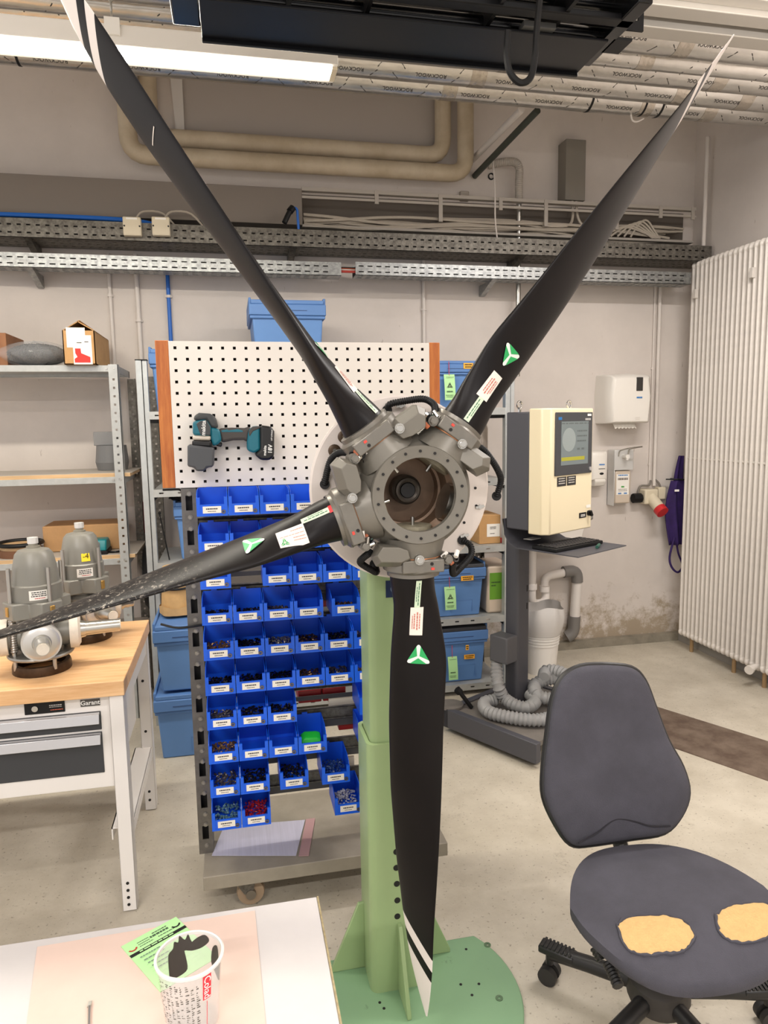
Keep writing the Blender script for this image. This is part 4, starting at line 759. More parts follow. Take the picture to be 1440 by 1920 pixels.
for r, cols in enumerate(LAY):
    for k, c in enumerate(cols):
        o = copy_tree(proto) if used else proto; used = True
        o.location = (BX+0.0988*c, 2.303, ROWZ[r])
        what = FM[FILL[(r, k)]][1] if (r, k) in FILL else ('green plastic clip' if (r, k) == (7, 3) else None)
        tag(o, 'blue bin%s, %s from left in %s row on trolley' % (' of '+what if what else '', ORD[k], RORD[r]), 'bin', 'blue storage bins on the trolley')
        if (r, k) in FILL:
            col, nm = FM[FILL[(r, k)]]
            heap(o.location.x, 2.303, ROWZ[r], M('parts_'+FILL[(r, k)], col, 0.35, 0.55 if FILL[(r, k)] not in ('rd', 'wh', 'cy', 'bl') else 0.0, var=0.4, vscale=120), 'heap of %s in %s bin of the %s row' % (nm, ORD[k], RORD[r]), r*10+k, 0.026 if r in (9, 4, 8) else 0.014)
o = single('green_clip', 'bright green plastic clip lying in an eighth-row blue bin', 'clip', MB().prism([(-0.033, -0.008), (0.033, -0.006), (0.036, 0.004), (0.02, 0.01), (-0.02, 0.012), (-0.036, 0.002)], (BX+0.0988*3+0.048, 2.345, ROWZ[7]+0.022), (1, 0, 0), (0, 0.35, 0.93), (0, 0.035, 0.012)), M('bright_green', (34, 200, 60), 0.4), bevel=0.004)
# red bins hung on the far side
rbin = M('bin_red', (150, 26, 30), 0.4)
for i, (x, z, w_) in enumerate(((0.20, ROWZ[7]+0.102, 0.085), (0.29, ROWZ[7]+0.102, 0.085), (0.345, ROWZ[8]+0.102, 0.07), (0.285, ROWZ[4]+0.102, 0.035), (-0.121, ROWZ[0]+0.03, 0.012))):
    mb = MB().prism([(0, 0), (0.11, 0.0), (0.13, 0.05), (0, 0.05)], (x, 2.492, z), (0, 1, 0), (0, 0, 1), (w_, 0, 0))
    single('storage_bin', 'dark red bin behind the trolley rails, '+('left one in gap under sixth row', 'right one in gap under sixth row', 'small one under the seventh row', 'in gap under the third row', 'sliver beside left post at top row')[i], 'bin', mb, rbin, group='red bins behind the trolley', bevel=0.004)
for i, (x, r, w_) in enumerate(((0.31, 7, 0.10), (0.46, 8, 0.12), (0.30, 9, 0.10), (0.10, 8, 0.10))):
    single('paper_card', 'cream card lying behind the trolley rails, '+('beside the red bin below seventh row', 'right of the ninth-row bins', 'left of the last bottom-row bin', 'between the ninth-row bins')[i], 'card', MB().box(x, x+w_, 2.486, 2.50, ROWZ[r]+0.075, ROWZ[r]+0.115), M('cream_card', (226, 216, 196), 0.7), group='cream cards behind the rails')
# zip bag sheet on the trolley base
sh = [PZ(397, 1605, 0.18), PZ(555, 1605, 0.18), PZ(572, 1538, 0.18), PZ(420, 1550, 0.18)]
t = thing('zip_bag', 'lilac printed zip bag lying flat on the trolley base board', 'bag', (sh[0].x+0.1, 2.42, 0.18))
bag_m = M('lilac_sheet', (196, 194, 212), 0.3, var=0.12, vscale=200, stretch=(1, 0.02, 1))
def quad(p, z): return [V((a.x, a.y, z)) for a in p]
part(t, 'sheet', MB().add(quad(sh, 0.1805)+quad(sh, 0.182), [(3, 2, 1, 0), (4, 5, 6, 7), (0, 1, 5, 4), (1, 2, 6, 5), (2, 3, 7, 6), (3, 0, 4, 7)]), bag_m)
zp = [PZ(560, 1606, 0.18), PZ(579, 1605, 0.18), PZ(591, 1535, 0.18), PZ(574, 1537, 0.18)]
part(t, 'zip_strip', MB().add(quad(zp, 0.1805)+quad(zp, 0.183), [(3, 2, 1, 0), (4, 5, 6, 7), (0, 1, 5, 4), (1, 2, 6, 5), (2, 3, 7, 6), (3, 0, 4, 7)]), M('zip_pink', (176, 140, 140), 0.4))
# ------------------------------------------------------------------ cordless drill
def dz(x, y, Y=2.44): return PY(340+x/7.2, 760+y/7.2, Y)
teal = M('tool_teal', (22, 104, 122), 0.4); tgrey = M('tool_grey', (62, 64, 66), 0.55); tblk = M('tool_black', (20, 20, 22), 0.4)
t = thing('cordless_drill', 'teal and black cordless drill hanging sideways on the pegboard', 'drill', tuple(dz(300, 870)))
def dpart(name, poly, ya, yb, mat, bevel=0.006, parent=None, label=None):
    a = [dz(x, y) for x, y in poly][::-1]
    mb = MB(); k = len(a); mb.add([V((p.x, ya, p.z)) for p in a]+[V((p.x, yb, p.z)) for p in a], [tuple(range(k))[::-1], tuple(range(k, 2*k))]+[(i, (i+1) % k, k+(i+1) % k, k+i) for i in range(k)])
    mb.f = [f[::-1] for f in mb.f]
    return part(parent or t, name, mb, mat, bevel=bevel, label=label)
dpart('motor_cap', [(175, 210), (185, 140), (250, 105), (390, 115), (450, 140), (480, 205), (505, 310), (400, 300), (340, 200)], 2.445, 2.372, tgrey, 0.010)
dpart('motor_housing', [(168, 215), (345, 190), (410, 290), (410, 410), (168, 400)], 2.445, 2.366, teal, 0.008)
dpart('side_shell', [(395, 290), (520, 320), (550, 470), (500, 520), (430, 550), (400, 420)], 2.443, 2.372, teal, 0.008)
dpart('vent_panel', [(215, 250), (260, 215), (345, 200), (400, 290), (400, 400), (270, 395)], 2.40, 2.3645, tgrey, 0.002)
dpart('gear_ring', [(165, 398), (405, 405), (405, 470), (165, 465)], 2.445, 2.368, M('drill_silver', (206, 196, 182), 0.35, 0.3), 0.006)
dpart('torque_ring', [(160, 462), (412, 468), (412, 560), (160, 545)], 2.445, 2.366, tblk, 0.006)
dpart('collet_cup', [(102, 520), (450, 560), (446, 800), (420, 815), (355, 822), (325, 868), (215, 868), (190, 822), (102, 808)], 2.446, 2.352, M('cup_grey', (74, 76, 80), 0.42), 0.012)
dpart('trigger', [(470, 500), (555, 500), (545, 560), (470, 540)], 2.43, 2.39, tblk, 0.004)
dpart('grip', [(500, 310), (680, 300), (850, 305), (930, 280), (900, 500), (840, 465), (700, 470), (600, 490), (540, 500)], 2.435, 2.385, M('grip_rubber', (70, 66, 64), 0.7), 0.010)
dpart('grip_inlay', [(540, 335), (620, 325), (640, 335), (760, 320), (830, 340), (830, 362), (545, 362)], 2.40, 2.3845, teal, 0.002)
dpart('battery_mount', [(880, 480), (900, 330), (960, 285), (1050, 275), (1062, 590), (975, 640), (880, 600)], 2.442, 2.374, teal, 0.008)
dpart('mount_rubber', [(900, 350), (950, 290), (1050, 278), (1050, 310), (960, 350), (915, 420)], 2.40, 2.372, MATS['grip_rubber'], 0.003)
b = dpart('battery', [(1050, 285), (1080, 270), (1200, 285), (1240, 350), (1236, 680), (1180, 728), (1060, 728), (975, 650), (1055, 590)], 2.444, 2.366, tblk, 0.010)
def dtext(parent, s, x, y, size, mat):
    c = dz(x, y); part(parent, 'lettering', text_mb(s, size, plane_fn((c.x, 2.3640, c.z), V((0.08, 0, 1)), V((-1, 0, 0.08))), bold=0.02), mat, label='white lettering')
lw2 = M('letter_white', (238, 238, 236), 0.5)
dtext(t, 'makita', 312, 305, 0.018, lw2); dtext(b, 'makita', 1115, 600, 0.0125, lw2); dtext(b, '18V', 1185, 580, 0.0185, lw2); dtext(b, 'LXT LITHIUM', 1205, 400, 0.006, lw2)
# ================================================================== propeller on its stand
def interp(x, xs, ys):
    if x <= xs[0]: return ys[0]
    for i in range(len(xs)-1):
        if x <= xs[i+1]:
            t = (x-xs[i])/(xs[i+1]-xs[i]); return ys[i]*(1-t)+ys[i+1]*t
    return ys[-1]
def sinterp(x, xs, ys, h=0.05): return sum(interp(x+h*k, xs, ys) for k in (-1, -0.5, 0, 0.5, 1))/5 if xs[0]+h < x < xs[-1]-h else interp(x, xs, ys)
BS = [.2, .3, .42, .6, .8, 1.0, 1.15, 1.27, 1.36, 1.42]; BA = [.052, .045, .055, .062, .060, .045, .024, -.003, -.041, -.074]; BB = [.052, .069, .091, .087, .089, .089, .090, .093, .088, .080]
BT = [.2, .42, .7, 1.0, 1.2, 1.42]; BW = [71.9, 54.3, 43.2, 30.9, 19.9, 18.3]
TS = [.17, .205, .24, .3, .42, .6, .8, 1.0, 1.2, 1.42]; TH = [.114, .114, .098, .072, .046, .034, .026, .019, .012, .003]
HUB = V((0.435, 1.7085, 1.527))
BLADES = {'bottom': (270, -.756, -80.7, -.012), 'upper left': (126, -.66, -140.8, .034), 'upper right': (54, -2.261, -84.1, .011), 'left': (198, -1.495, -128.1, -.046)}
class Blade:
    def __init__(s, key):
        ph, dp, s.off, s.tilt = BLADES[key]; a = R_(ph+dp); s.r = V((math.cos(a), 0, math.sin(a))); s.t = V((-math.sin(a), 0, math.cos(a)))
    def fr(s, q):
        b = R_(sinterp(q, BT, BW, 0.1)+s.off); ch = s.t*math.cos(b)+V((0, 1, 0))*math.sin(b); n = -s.t*math.sin(b)+V((0, 1, 0))*math.cos(b)
        return HUB+s.r*q+V((0, 1, 0))*(s.tilt*q+.026*q*q), ch, n
    def sec(s, q, th):
        a, b = sinterp(q, BS, BA, 0.03), sinterp(q, BS, BB, 0.03); k = max(0, min(1, (q-.2)/.08)); a = a*k+.057*(1-k); b = b*k+.057*(1-k)
        h, m = (a+b)/2, (b-a)/2; T = sinterp(q, TS, TH, 0.02); c, ch, n = s.fr(q)
        x = m+h*math.cos(th); y = T/2*math.sin(th)*(1-0.25*k*math.cos(th)); return c+ch*x+n*y, x
    def surf(s, q, x, off=0.0012, side=-1):
        """point on the face turned to the room, chord position x"""
        a, b = sinterp(q, BS, BA, 0.03), sinterp(q, BS, BB, 0.03); k = max(0, min(1, (q-.2)/.08)); a = a*k+.057*(1-k); b = b*k+.057*(1-k)
        h, m = (a+b)/2, (b-a)/2; w_ = max(-0.98, min(0.98, (x-m)/h)); th = side*math.acos(w_); p, _ = s.sec(q, th); c, ch, n = s.fr(q); return p+n*off*side
def blade_mat(name, scuff):
    m = M(name, (19, 15, 16), 0.38, var=0.2, vscale=5, rgb2=(14, 11, 12), spec=0.22); nt = m.node_tree; N = nt.nodes; L = nt.links; b = N['Principled BSDF']
    old = b.inputs['Base Color'].links[0].from_socket
    at = N.new('ShaderNodeAttribute'); at.attribute_name = 'tipc'; mr = N.new('ShaderNodeMapRange'); mr.inputs[1].default_value = 1.1; mr.inputs[2].default_value = 1.3; L.new(at.outputs['Fac'], mr.inputs[0])
    cr = N.new('ShaderNodeValToRGB'); cr.color_ramp.interpolation = 'CONSTANT'; e = cr.color_ramp.elements; e[0].position = 0; e[0].color = (0, 0, 0, 1); e[1].position = 0.34; e[1].color = (1, 1, 1, 1)
    x = e.new(0.515); x.color = (0, 0, 0, 1); x = e.new(0.675); x.color = (1, 1, 1, 1); L.new(mr.outputs[0], cr.inputs[0])
    mx = N.new('ShaderNodeMixRGB'); L.new(cr.outputs[0], mx.inputs[0]); L.new(old, mx.inputs[1]); mx.inputs[2].default_value = lin((228, 220, 214))
    src = mx.outputs[0]
    if scuff:
        n = N.new('ShaderNodeTexNoise'); n.inputs['Scale'].default_value = 85; n.inputs['Detail'].default_value = 5; n.inputs['Roughness'].default_value = 0.8; L.new(N['Texture Coordinate'].outputs['Object'], n.inputs['Vector'])
        c2 = N.new('ShaderNodeValToRGB'); c2.color_ramp.elements[0].position = 0.56; c2.color_ramp.elements[1].position = 0.63; c2.color_ramp.elements[0].color = (0, 0, 0, 1); c2.color_ramp.elements[1].color = (0.75, 0.75, 0.75, 1); L.new(n.outputs['Fac'], c2.inputs[0])
        m3 = N.new('ShaderNodeMapRange'); m3.inputs[1].default_value = 0.50; m3.inputs[2].default_value = 0.75; L.new(at.outputs['Fac'], m3.inputs[0])
        mu = N.new('ShaderNodeMath'); mu.operation = 'MULTIPLY'; L.new(c2.outputs[0], mu.inputs[0]); L.new(m3.outputs[0], mu.inputs[1])
        m4 = N.new('ShaderNodeMixRGB'); L.new(mu.outputs[0], m4.inputs[0]); L.new(src, m4.inputs[1]); m4.inputs[2].default_value = lin((196, 186, 172)); src = m4.outputs[0]
    L.new(src, b.inputs['Base Color']); return m
bm_plain = blade_mat('blade_black', False); bm_scuff = blade_mat('blade_black_scuffed', True)
hubg = M('hub_grey_enamel', (118, 114, 105), 0.36, 0.2, var=0.08, vscale=12); hubd = M('hub_dark_bore', (122, 98, 78), 0.42, 0.4, var=0.3, vscale=10); clampg = M('clamp_metal', (126, 122, 114), 0.34, 0.5, var=0.12, vscale=30)
discw = M('flange_disc_white', (226, 216, 208), 0.42, var=0.08, vscale=5); cwg = M('counterweight_grey', (114, 110, 101), 0.4, 0.15); gask = M('black_gap', (14, 12, 12), 0.6); copper = M('copper_edge', (176, 120, 82), 0.35, 0.8)
P_ = thing('aircraft_propeller', 'large black four-bladed aircraft propeller hub mounted on green stand', 'propeller', (HUB.x, 1.70, HUB.z))
AX = V((0, -1, 0)); HC = V((HUB.x, 0, HUB.z))
def hp(r, ang, Y): a = R_(ang); return V((HUB.x+r*math.cos(a), Y, HUB.z+r*math.sin(a)))
# flange disc
disc = part(P_, 'flange_disc', MB().lathe([(0.10, -1.835), (0.238, -1.835), (0.243, -1.831), (0.243, -1.823), (0.238, -1.819), (0.10, -1.819)], HC, AX, 72), discw)
for ang, r in ((137.6, .184), (149.8, .184)): 
    b = part(disc, 'grommet', MB().lathe([(0.004, 1), (0.0165, 1), (0.0165, 1.004), (0.012, 1.006), (0.004, 1.006)], hp(r+0.02, ang, 2.819), AX, 20), M('bronze_grommet', (78, 62, 46), 0.4, 0.5)); part(b, 'stud', MB().cyl(hp(r+0.02, ang, 1.816), hp(r+0.02, ang, 1.808), 0.0055, n=10), steel)
for ang, r in ((172, .21), (185, .205), (212, .215), (228, .2), (238, .225), (252, .20), (330, .20), (345, .215), (358, .205), (8, .215), (18, .20), (78, .215), (95, .225), (320, .215)):
    part(disc, 'hole', MB().cyl(hp(r, ang, 1.8195), hp(r, ang, 1.817), 0.0038, n=10), gask)
for ang, r in ((90, .215), (345, .225), (322, .22)):
    part(disc, 'clip', MB().cyl(hp(r, ang, 1.82), hp(r, ang, 1.812), 0.006, n=8).obox(hp(r, ang, 1.815), (0.012, 0, 0.002), (0, 0.002, 0), (-0.001, 0, 0.003)), steel)
# hub shell: lathe around the axis (heights are -Y)
def L_(prof): return [(r, -y) for r, y in prof]
shell = part(P_, 'hub_shell', MB().lathe(L_([(0.089, 1.626), (0.117, 1.623), (0.119, 1.626), (0.119, 1.640), (0.113, 1.645), (0.122, 1.655), (0.140, 1.675), (0.149, 1.70), (0.149, 1.74), (0.143, 1.765), (0.135, 1.79), (0.13, 1.819), (0.112, 1.819), (0.112, 1.665), (0.106, 1.65), (0.089, 1.642)]), HC, AX, 72, True), hubg, angle=40)
for i in range(18): a = 90+20*i; part(shell, 'bolt_hole', MB().cyl(hp(0.1045, a, 1.6245), hp(0.1045, a, 1.6215), 0.0034, n=10), gask)
bore = part(P_, 'bore_wall', MB().lathe(L_([(0.111, 1.66), (0.111, 1.70), (0.094, 1.715), (0.092, 1.77), (0.086, 1.772), (0.084, 1.80), (0.001, 1.803)]), HC, AX, 56, nocap=True), hubd)
part(bore, 'shaft_ring', MB().lathe(L_([(0.020, 1.80), (0.020, 1.752), (0.026, 1.748), (0.031, 1.75), (0.031, 1.76), (0.038, 1.765), (0.038, 1.80)]), HC, AX, 40), M('shaft_steel', (100, 94, 88), 0.35, 0.8))
part(bore, 'shaft_hole', MB().cyl((HUB.x, 1.751, HUB.z), (HUB.x, 1.7495, HUB.z), 0.0185, n=24), gask)
for k, ang in enumerate((126, 54, 198, 270, 342)):
    r0 = hp(0.088, ang, 1.705); dr = hp(1, ang, 0)-hp(0, ang, 0)
    part(bore, 'port_disc', MB().cyl(r0-dr*0.006, r0+dr*0.022, 0.047, n=28), M('port_cream', (158, 150, 128), 0.5, 0.1, var=0.4, vscale=40) if k < 4 else steel)
    if k < 4: part(bore, 'pin', MB().cyl(r0-dr*0.005, r0-dr*0.026, 0.0048, n=10), steel)
    if k == 4: continue
    so = part(P_, 'blade_socket', MB().cyl(hp(0.11, ang, 1.705), hp(0.158, ang, 1.705), 0.082, 0.070, n=36), hubg)
    if k < 4:
        part(so, 'socket_seal', MB().cyl(hp(0.152, ang, 1.705), hp(0.163, ang, 1.705), 0.068, n=36), gask)
        part(so, 'copper_ring', MB().tube([hp(0.1585, ang, 1.705)+(-dr.cross(AX)*math.cos(q)+AX*math.sin(q))*0.069 for q in [i*0.1745 for i in range(36)]], 0.0022, 6, closed=True), copper)
        # clamp collar
        tg = V((-math.sin(R_(ang)), 0, math.cos(R_(ang))))
        c0 = hp(0.161, ang, 1.705); cl = part(P_, 'blade_clamp', MB().cyl(c0, c0+dr*0.030, 0.076, n=40).cyl(c0+dr*0.030, c0+dr*0.036, 0.076, 0.069, n=40).cyl(c0+dr*0.036, c0+dr*0.046, 0.066, n=40), clampg)
        pc = c0+dr*0.014
        part(cl, 'clamp_plate', MB().obox(pc+AX*0.066+tg*0.008, tg*0.052, dr*0.016, AX*0.010), clampg, bevel=0.003)
        part(cl, 'red_mark', MB().obox(pc+AX*0.077+tg*0.030+dr*0.006, tg*0.004, dr*0.003, AX*0.0006), M('mark_red', (214, 70, 58), 0.5)); part(cl, 'tapped_hole', MB().cyl(pc+AX*0.0755+tg*0.028-dr*0.006, pc+AX*0.0775+tg*0.028-dr*0.006, 0.0042, n=12), gask)
        # counterweight
        tc = {126: -.085, 54: -.068, 198: -.094, 270: -.062}[ang]; rot = {126: 0.05, 54: 0.42, 198: 0.0, 270: -0.15}[ang]
        w0 = hp(0.147, ang, 1.672)+tg*tc; tu = tg*math.cos(rot)+AX*-math.sin(rot); aw = AX*math.cos(rot)+tg*math.sin(rot)
        poly = [(-0.052, 0.004), (-0.040, 0.027), (0.020, 0.030), (0.046, 0.016), (0.040, -0.012), (0.012, -0.024), (-0.034, -0.026)]
        mbw = MB(); kk = len(poly)
        for sc_, (st_, sr_), da in ((1, (0, 0), -0.022), (1, (0, 0), 0.018), (0.80, (0.004, -0.007), 0.046)): mbw.v += [tuple(w0+tu*(a_*sc_+st_)+dr*(b_*sc_*(1 if sc_ == 1 else 0.85)+sr_)+aw*da) for a_, b_ in poly]
        for j in range(2): mbw.f += [(j*kk+i, j*kk+(i+1) % kk, (j+1)*kk+(i+1) % kk, (j+1)*kk+i) for i in range(kk)]
        mbw.f += [tuple(range(kk))[::-1], tuple(range(2*kk, 3*kk))]; mbw.mi = [0]*len(mbw.f)
        cwp = part(cl, 'counterweight', mbw, cwg, bevel=0.0015, angle=20)
        bt = {126: -.053, 54: -.014, 198: -.050, 270: -.004}[ang]
        part(cl, 'clamp_bolt', hexbolt(MB(), hp(0.157, ang, 1.628)+tg*bt+AX*0.004, AX, 0.0105, 0.008).cyl(hp(0.157, ang, 1.66)+tg*bt, hp(0.157, ang, 1.627)+tg*bt, 0.012, n=14), steel)
        part(cl, 'side_bolt', hexbolt(MB(), hp(0.163, ang, 1.64)+tg*0.072, AX, 0.010, 0.010).cyl(hp(0.163, ang, 1.70)+tg*0.072, hp(0.163, ang, 1.64)+tg*0.072, 0.013, n=12), clampg)
# blades
green_s = M('sticker_green', (38, 168, 92), 0.4); sw = M('sticker_white', (236, 226, 216), 0.5); sg = M('sticker_pale_green', (206, 224, 196), 0.5)
def sticker(bl, parent, name, s0, s1, x0, x1, mat, label=None, off=0.0014):
    return part(parent, name, MB().grid(lambda a, b: bl.surf(s0+(s1-s0)*b, x0+(x1-x0)*a, off), 8, 8), mat, label=label, angle=80)
for key, (m, lab) in {'bottom': (bm_plain, 'black blade hanging straight down with white striped tip'), 'upper left': (bm_plain, 'black blade pointing up left across the lamp'), 'upper right': (bm_plain, 'black blade pointing up right, seen edge-on at its tip'), 'left': (bm_scuff, 'scuffed black blade pointing left over the workbench')}.items():
    bl = Blade(key); NS, NT = 110, 36; mb = MB(); tip = []
    for i in range(NS+1):
        q = 0.185+(1.42-0.185)*(i/NS)
        for j in range(NT): p, x = bl.sec(q, 2*math.pi*j/NT); mb.v.append(tuple(p)); tip.append(q-0.8*x if q > 1.0 else q)
    for i in range(NS):
        for j in range(NT): mb.f.append((i*NT+j, (i+1)*NT+j, (i+1)*NT+(j+1) % NT, i*NT+(j+1) % NT)); mb.mi.append(0)
    mb.f.append(tuple(range(NT))); mb.f.append(tuple(range(NS*NT, (NS+1)*NT))[::-1]); mb.mi += [0, 0]
    o = part(P_, 'blade', mb, m, label=lab, angle=60)
    at = o.data.attributes.new('tipc', 'FLOAT', 'POINT'); at.data.foreach_set('value', tip)
    up = 1 if key in ('bottom', 'upper left', 'upper right') else 1
    # stickers: strip nearest the root, warning label, green triangle
    xo = {'bottom': 0.014, 'upper left': 0.022, 'upper right': 0.022, 'left': 0.019}[key]
    st = sticker(bl, o, 'serial_strip', 0.214, 0.286, xo-0.007, xo+0.007, sg, 'pale green serial strip')
    def fs(s0, x0, bl=bl, off=0.0022): return lambda a, b: bl.surf(s0+a, x0+b, off)
    part(st, 'strip_print', bars_mb([(-0.03, 0.03, 0.002, 0.002), (-0.02, 0.02, -0.003, 0.0016)], fs(0.250, xo)), M('strip_ink', (60, 110, 80), 0.6))
    if key == 'left':
        lb = sticker(bl, o, 'paper_label', 0.284, 0.352, 0.024, 0.068, sw, 'cream paper label with green triangle')
        part(lb, 'label_print', bars_mb([(-0.03, 0.0, -0.012, 0.002), (-0.03, 0.03, -0.002, 0.0012), (-0.03, -0.002, 0.006, 0.0015), (-0.03, -0.002, 0.012, 0.0015)], fs(0.318, 0.046)), M('faint_red', (206, 140, 126), 0.6))
        fl = fs(0.338, 0.058); part(lb, 'label_logo', star_logo(lambda a, b: fl(-a, -b), 0.012), green_s)
        part(o, 'red_tape', MB().grid(lambda a, b: bl.surf(0.202+0.014*b, 0.010+0.018*a, 0.002), 4, 4), M('tape_red', (214, 46, 50), 0.5))
    else:
        w0, w1 = (0.284, 0.358)
        lb = sticker(bl, o, 'warning_label', w0, w1, xo-0.016, xo+0.016, sw, 'cream warning label with red print')
        part(lb, 'label_print', bars_mb([(-0.02, 0.02, 0.008, 0.0022), (-0.024, 0.024, 0.002, 0.003), (-0.02, 0.02, -0.005, 0.0026), (-0.015, 0.02, -0.010, 0.002)], fs((w0+w1)/2, xo)), M('label_red', (196, 110, 96), 0.6))
    tc_, tx = {'bottom': (0.415, 0.022), 'upper left': (0.412, 0.030), 'upper right': (0.415, 0.026), 'left': (0.412, 0.028)}[key]
    ang0 = math.pi if key != 'x' else 0
    def tri(sz, off, rr=0.004):
        # rounded triangle, apex towards the root
        pts = []
        for k in range(3):
            a = math.pi+k*2.0944; cx, cy = (sz-rr*2)*math.cos(a), (sz-rr*2)*math.sin(a)
            for j in range(5): b_ = a-1.0472+j*0.5236; pts.append((cx+rr*math.cos(b_), cy+rr*math.sin(b_)))
        return pts
    f0 = fs(tc_, tx, off=0.0016); f1 = fs(tc_, tx, off=0.0024)
    rs = [[(x*k, y*k) for x, y in tri(0.036, 0)] for k in (1.0, 0.75, 0.5, 0.25)]; mb = MB(); k = len(rs[0])
    mb.v = [tuple(f0(*p)) for r in rs for p in r]+[tuple(f0(0, 0))]
    for j in range(3):
        for i in range(k): mb.f.append((j*k+i, j*k+(i+1) % k, (j+1)*k+(i+1) % k, (j+1)*k+i))
    for i in range(k): mb.f.append((3*k+i, 3*k+(i+1) % k, 4*k))
    mb.mi = [0]*len(mb.f)
    tr = part(o, 'triangle_sticker', mb, M('sticker_edge_white', (228, 238, 230), 0.4), label='green and white triangular emblem')
    lg = MB()
    for kk in range(3):
        a = math.pi+kk*2.0944; b2 = a+2.0944; g = (0.0035*math.cos(a+1.0472), 0.0035*math.sin(a+1.0472))
        A = (g[0]+0.026*math.cos(a+0.10), g[1]+0.026*math.sin(a+0.10)); B = (g[0]+0.026*math.cos(b2-0.10), g[1]+0.026*math.sin(b2-0.10)); Mi = ((A[0]+B[0])/2, (A[1]+B[1])/2)
        lg.add([f1(*g), f1((g[0]+A[0])/2, (g[1]+A[1])/2), f1(*A), f1(*Mi), f1(*B), f1((g[0]+B[0])/2, (g[1]+B[1])/2)], [(0, 1, 2, 3), (0, 3, 4, 5)])
    part(tr, 'emblem_petals', lg, green_s)
    if key == 'upper left': part(o, 'white_scratch', MB().grid(lambda a, b: bl.surf(0.988+0.014*b+0.003*a, 0.0+0.052*b, 0.0012, 1), 1, 10), sw)
# de-icing hoses and connectors
def PH(pts, Ys): return [PY(x, y, Y) for (x, y), Y in zip(pts, Ys)]
hoses = [([(609, 908), (613, 885), (621, 861), (636, 849), (655, 849), (667, 850)], [1.815, 1.80, 1.78, 1.75, 1.70, 1.66]),
         ([(726, 769), (731, 758), (759, 752), (793, 748), (812, 757), (816, 771), (812, 788)], [1.815, 1.80, 1.78, 1.75, 1.72, 1.69, 1.67]),
         ([(887, 836), (905, 842), (923, 864), (936, 887), (939, 903), (931, 930)], [1.74, 1.75, 1.76, 1.78, 1.80, 1.815]),
         ([(867, 1013), (882, 1023), (883, 1042), (866, 1062), (850, 1076), (849, 1055)], [1.815, 1.80, 1.78, 1.75, 1.72, 1.68]),
         ([(702, 1058), (706, 1072), (697, 1069), (676, 1055), (682, 1045), (695, 1036)], [1.815, 1.79, 1.77, 1.74, 1.71, 1.68])]
for pts, Ys in hoses:
    part(P_, 'heater_hose', corr_tube(MB(), smooth_path(PH(pts, Ys), 8), 0.0085, 0.006, 0.10), black_p)
    i = 0 if Ys[0] > Ys[-1] else -1; part(P_, 'hose_grommet', MB().cyl(PY(*pts[i], 1.8185), PY(*pts[i], 1.812), 0.013, n=16), gask)
orng = M('connector_orange', (168, 92, 58), 0.5)
for cx, cy in ((676, 853), (806, 786), (688, 1012), (846, 1046)):
    cn = part(P_, 'connector_cluster', MB().ball(PY(cx, cy, 1.655), 0.012, 0.012, 0.010), tblk); rr = random.Random(cx)
    for k in range(6):
        p = PY(cx+rr.uniform(-13, 13), cy+rr.uniform(-10, 11), 1.642+rr.uniform(-0.006, 0.014)); a = V((rr.uniform(-1, 1), rr.uniform(-0.4, 0.4), rr.uniform(-1, 1))).normalized()
        part(cn, 'connector', MB().cyl(p-a*0.009, p+a*0.009, rr.uniform(0.004, 0.0065), n=8), (steel, white, orng, tblk, white, steel)[k])
    for k in range(3):
        p = [PY(cx+rr.uniform(-20, 14), cy+rr.uniform(-10, 14), 1.65+rr.uniform(-0.01, 0.02)) for _ in range(4)]
        part(cn, 'wire', MB().tube(smooth_path(p, 5), 0.0022, 5), tblk if k < 2 else M('wire_green', (60, 84, 74), 0.5))
# ------------------------------------------------------------------ green stand
grn = M('stand_green', (148, 170, 122), 0.36, var=0.06, vscale=4); grnf = M('stand_green_base', (124, 158, 122), 0.42, var=0.45, vscale=26, rgb2=(86, 112, 88), thr=(0.22, 0.34))
t = thing('propeller_stand', 'green painted steel pedestal stand bolted on a rounded base plate', 'stand', (0.425, 1.9, 0))
cx, cy = 0.425, 1.955
part(t, 'upper_tube', MB().prism(rrect(0.145, 0.145, 0.02, 5), (cx, cy+0.005, 0.70), (1, 0, 0), (0, 1, 0), (0, 0, 0.74)), grn)
part(t, 'head_plate', MB().cyl((HUB.x, 1.87, HUB.z), (HUB.x, 1.836, HUB.z), 0.11, n=32).box(cx-0.07, cx+0.07, 1.87, 2.02, 1.40, 1.60), grn)
sl = [V((x, y)) for x, y in rrect(0.172, 0.172, 0.024, 5)]; inner = rrect(0.150, 0.150, 0.02, 5); k = len(sl); mb = MB()
mb.v = [(cx+p[0], cy+0.005+p[1], 0.01) for p in sl]+[(cx+p[0], cy+0.005+p[1], 0.795) for p in sl]+[(cx+p[0], cy+0.005+p[1], 0.795) for p in inner]+[(cx+p[0], cy+0.005+p[1], 0.74) for p in inner]
for j in range(3):
    for i in range(k): mb.f.append((j*k+i, j*k+(i+1) % k, (j+1)*k+(i+1) % k, (j+1)*k+i))
mb.mi = [0]*len(mb.f); slv = part(t, 'lower_sleeve', mb, grn)
yf = cy+0.005-0.086
for px, py in ((743, 1597), (743, 1627), (744, 1657), (745, 1688), (745, 1718)): q = PY(px, py, yf); part(slv, 'pin_hole', MB().cyl((q.x, yf+0.001, q.z), (q.x, yf-0.0012, q.z), 0.009, n=16), gask)
bc = V((0.43, 1.84)); pl = [(bc.x+0.345*math.cos(a), bc.y+0.345*math.sin(a)) for a in [R_(35-i*(250/48)) for i in range(49)]]
bp_ = part(t, 'base_plate', MB().prism([(x, y) for x, y in pl][::-1], (0, 0, 0), (1, 0, 0), (0, 1, 0), (0, 0, 0.022)), grnf, bevel=0.004)
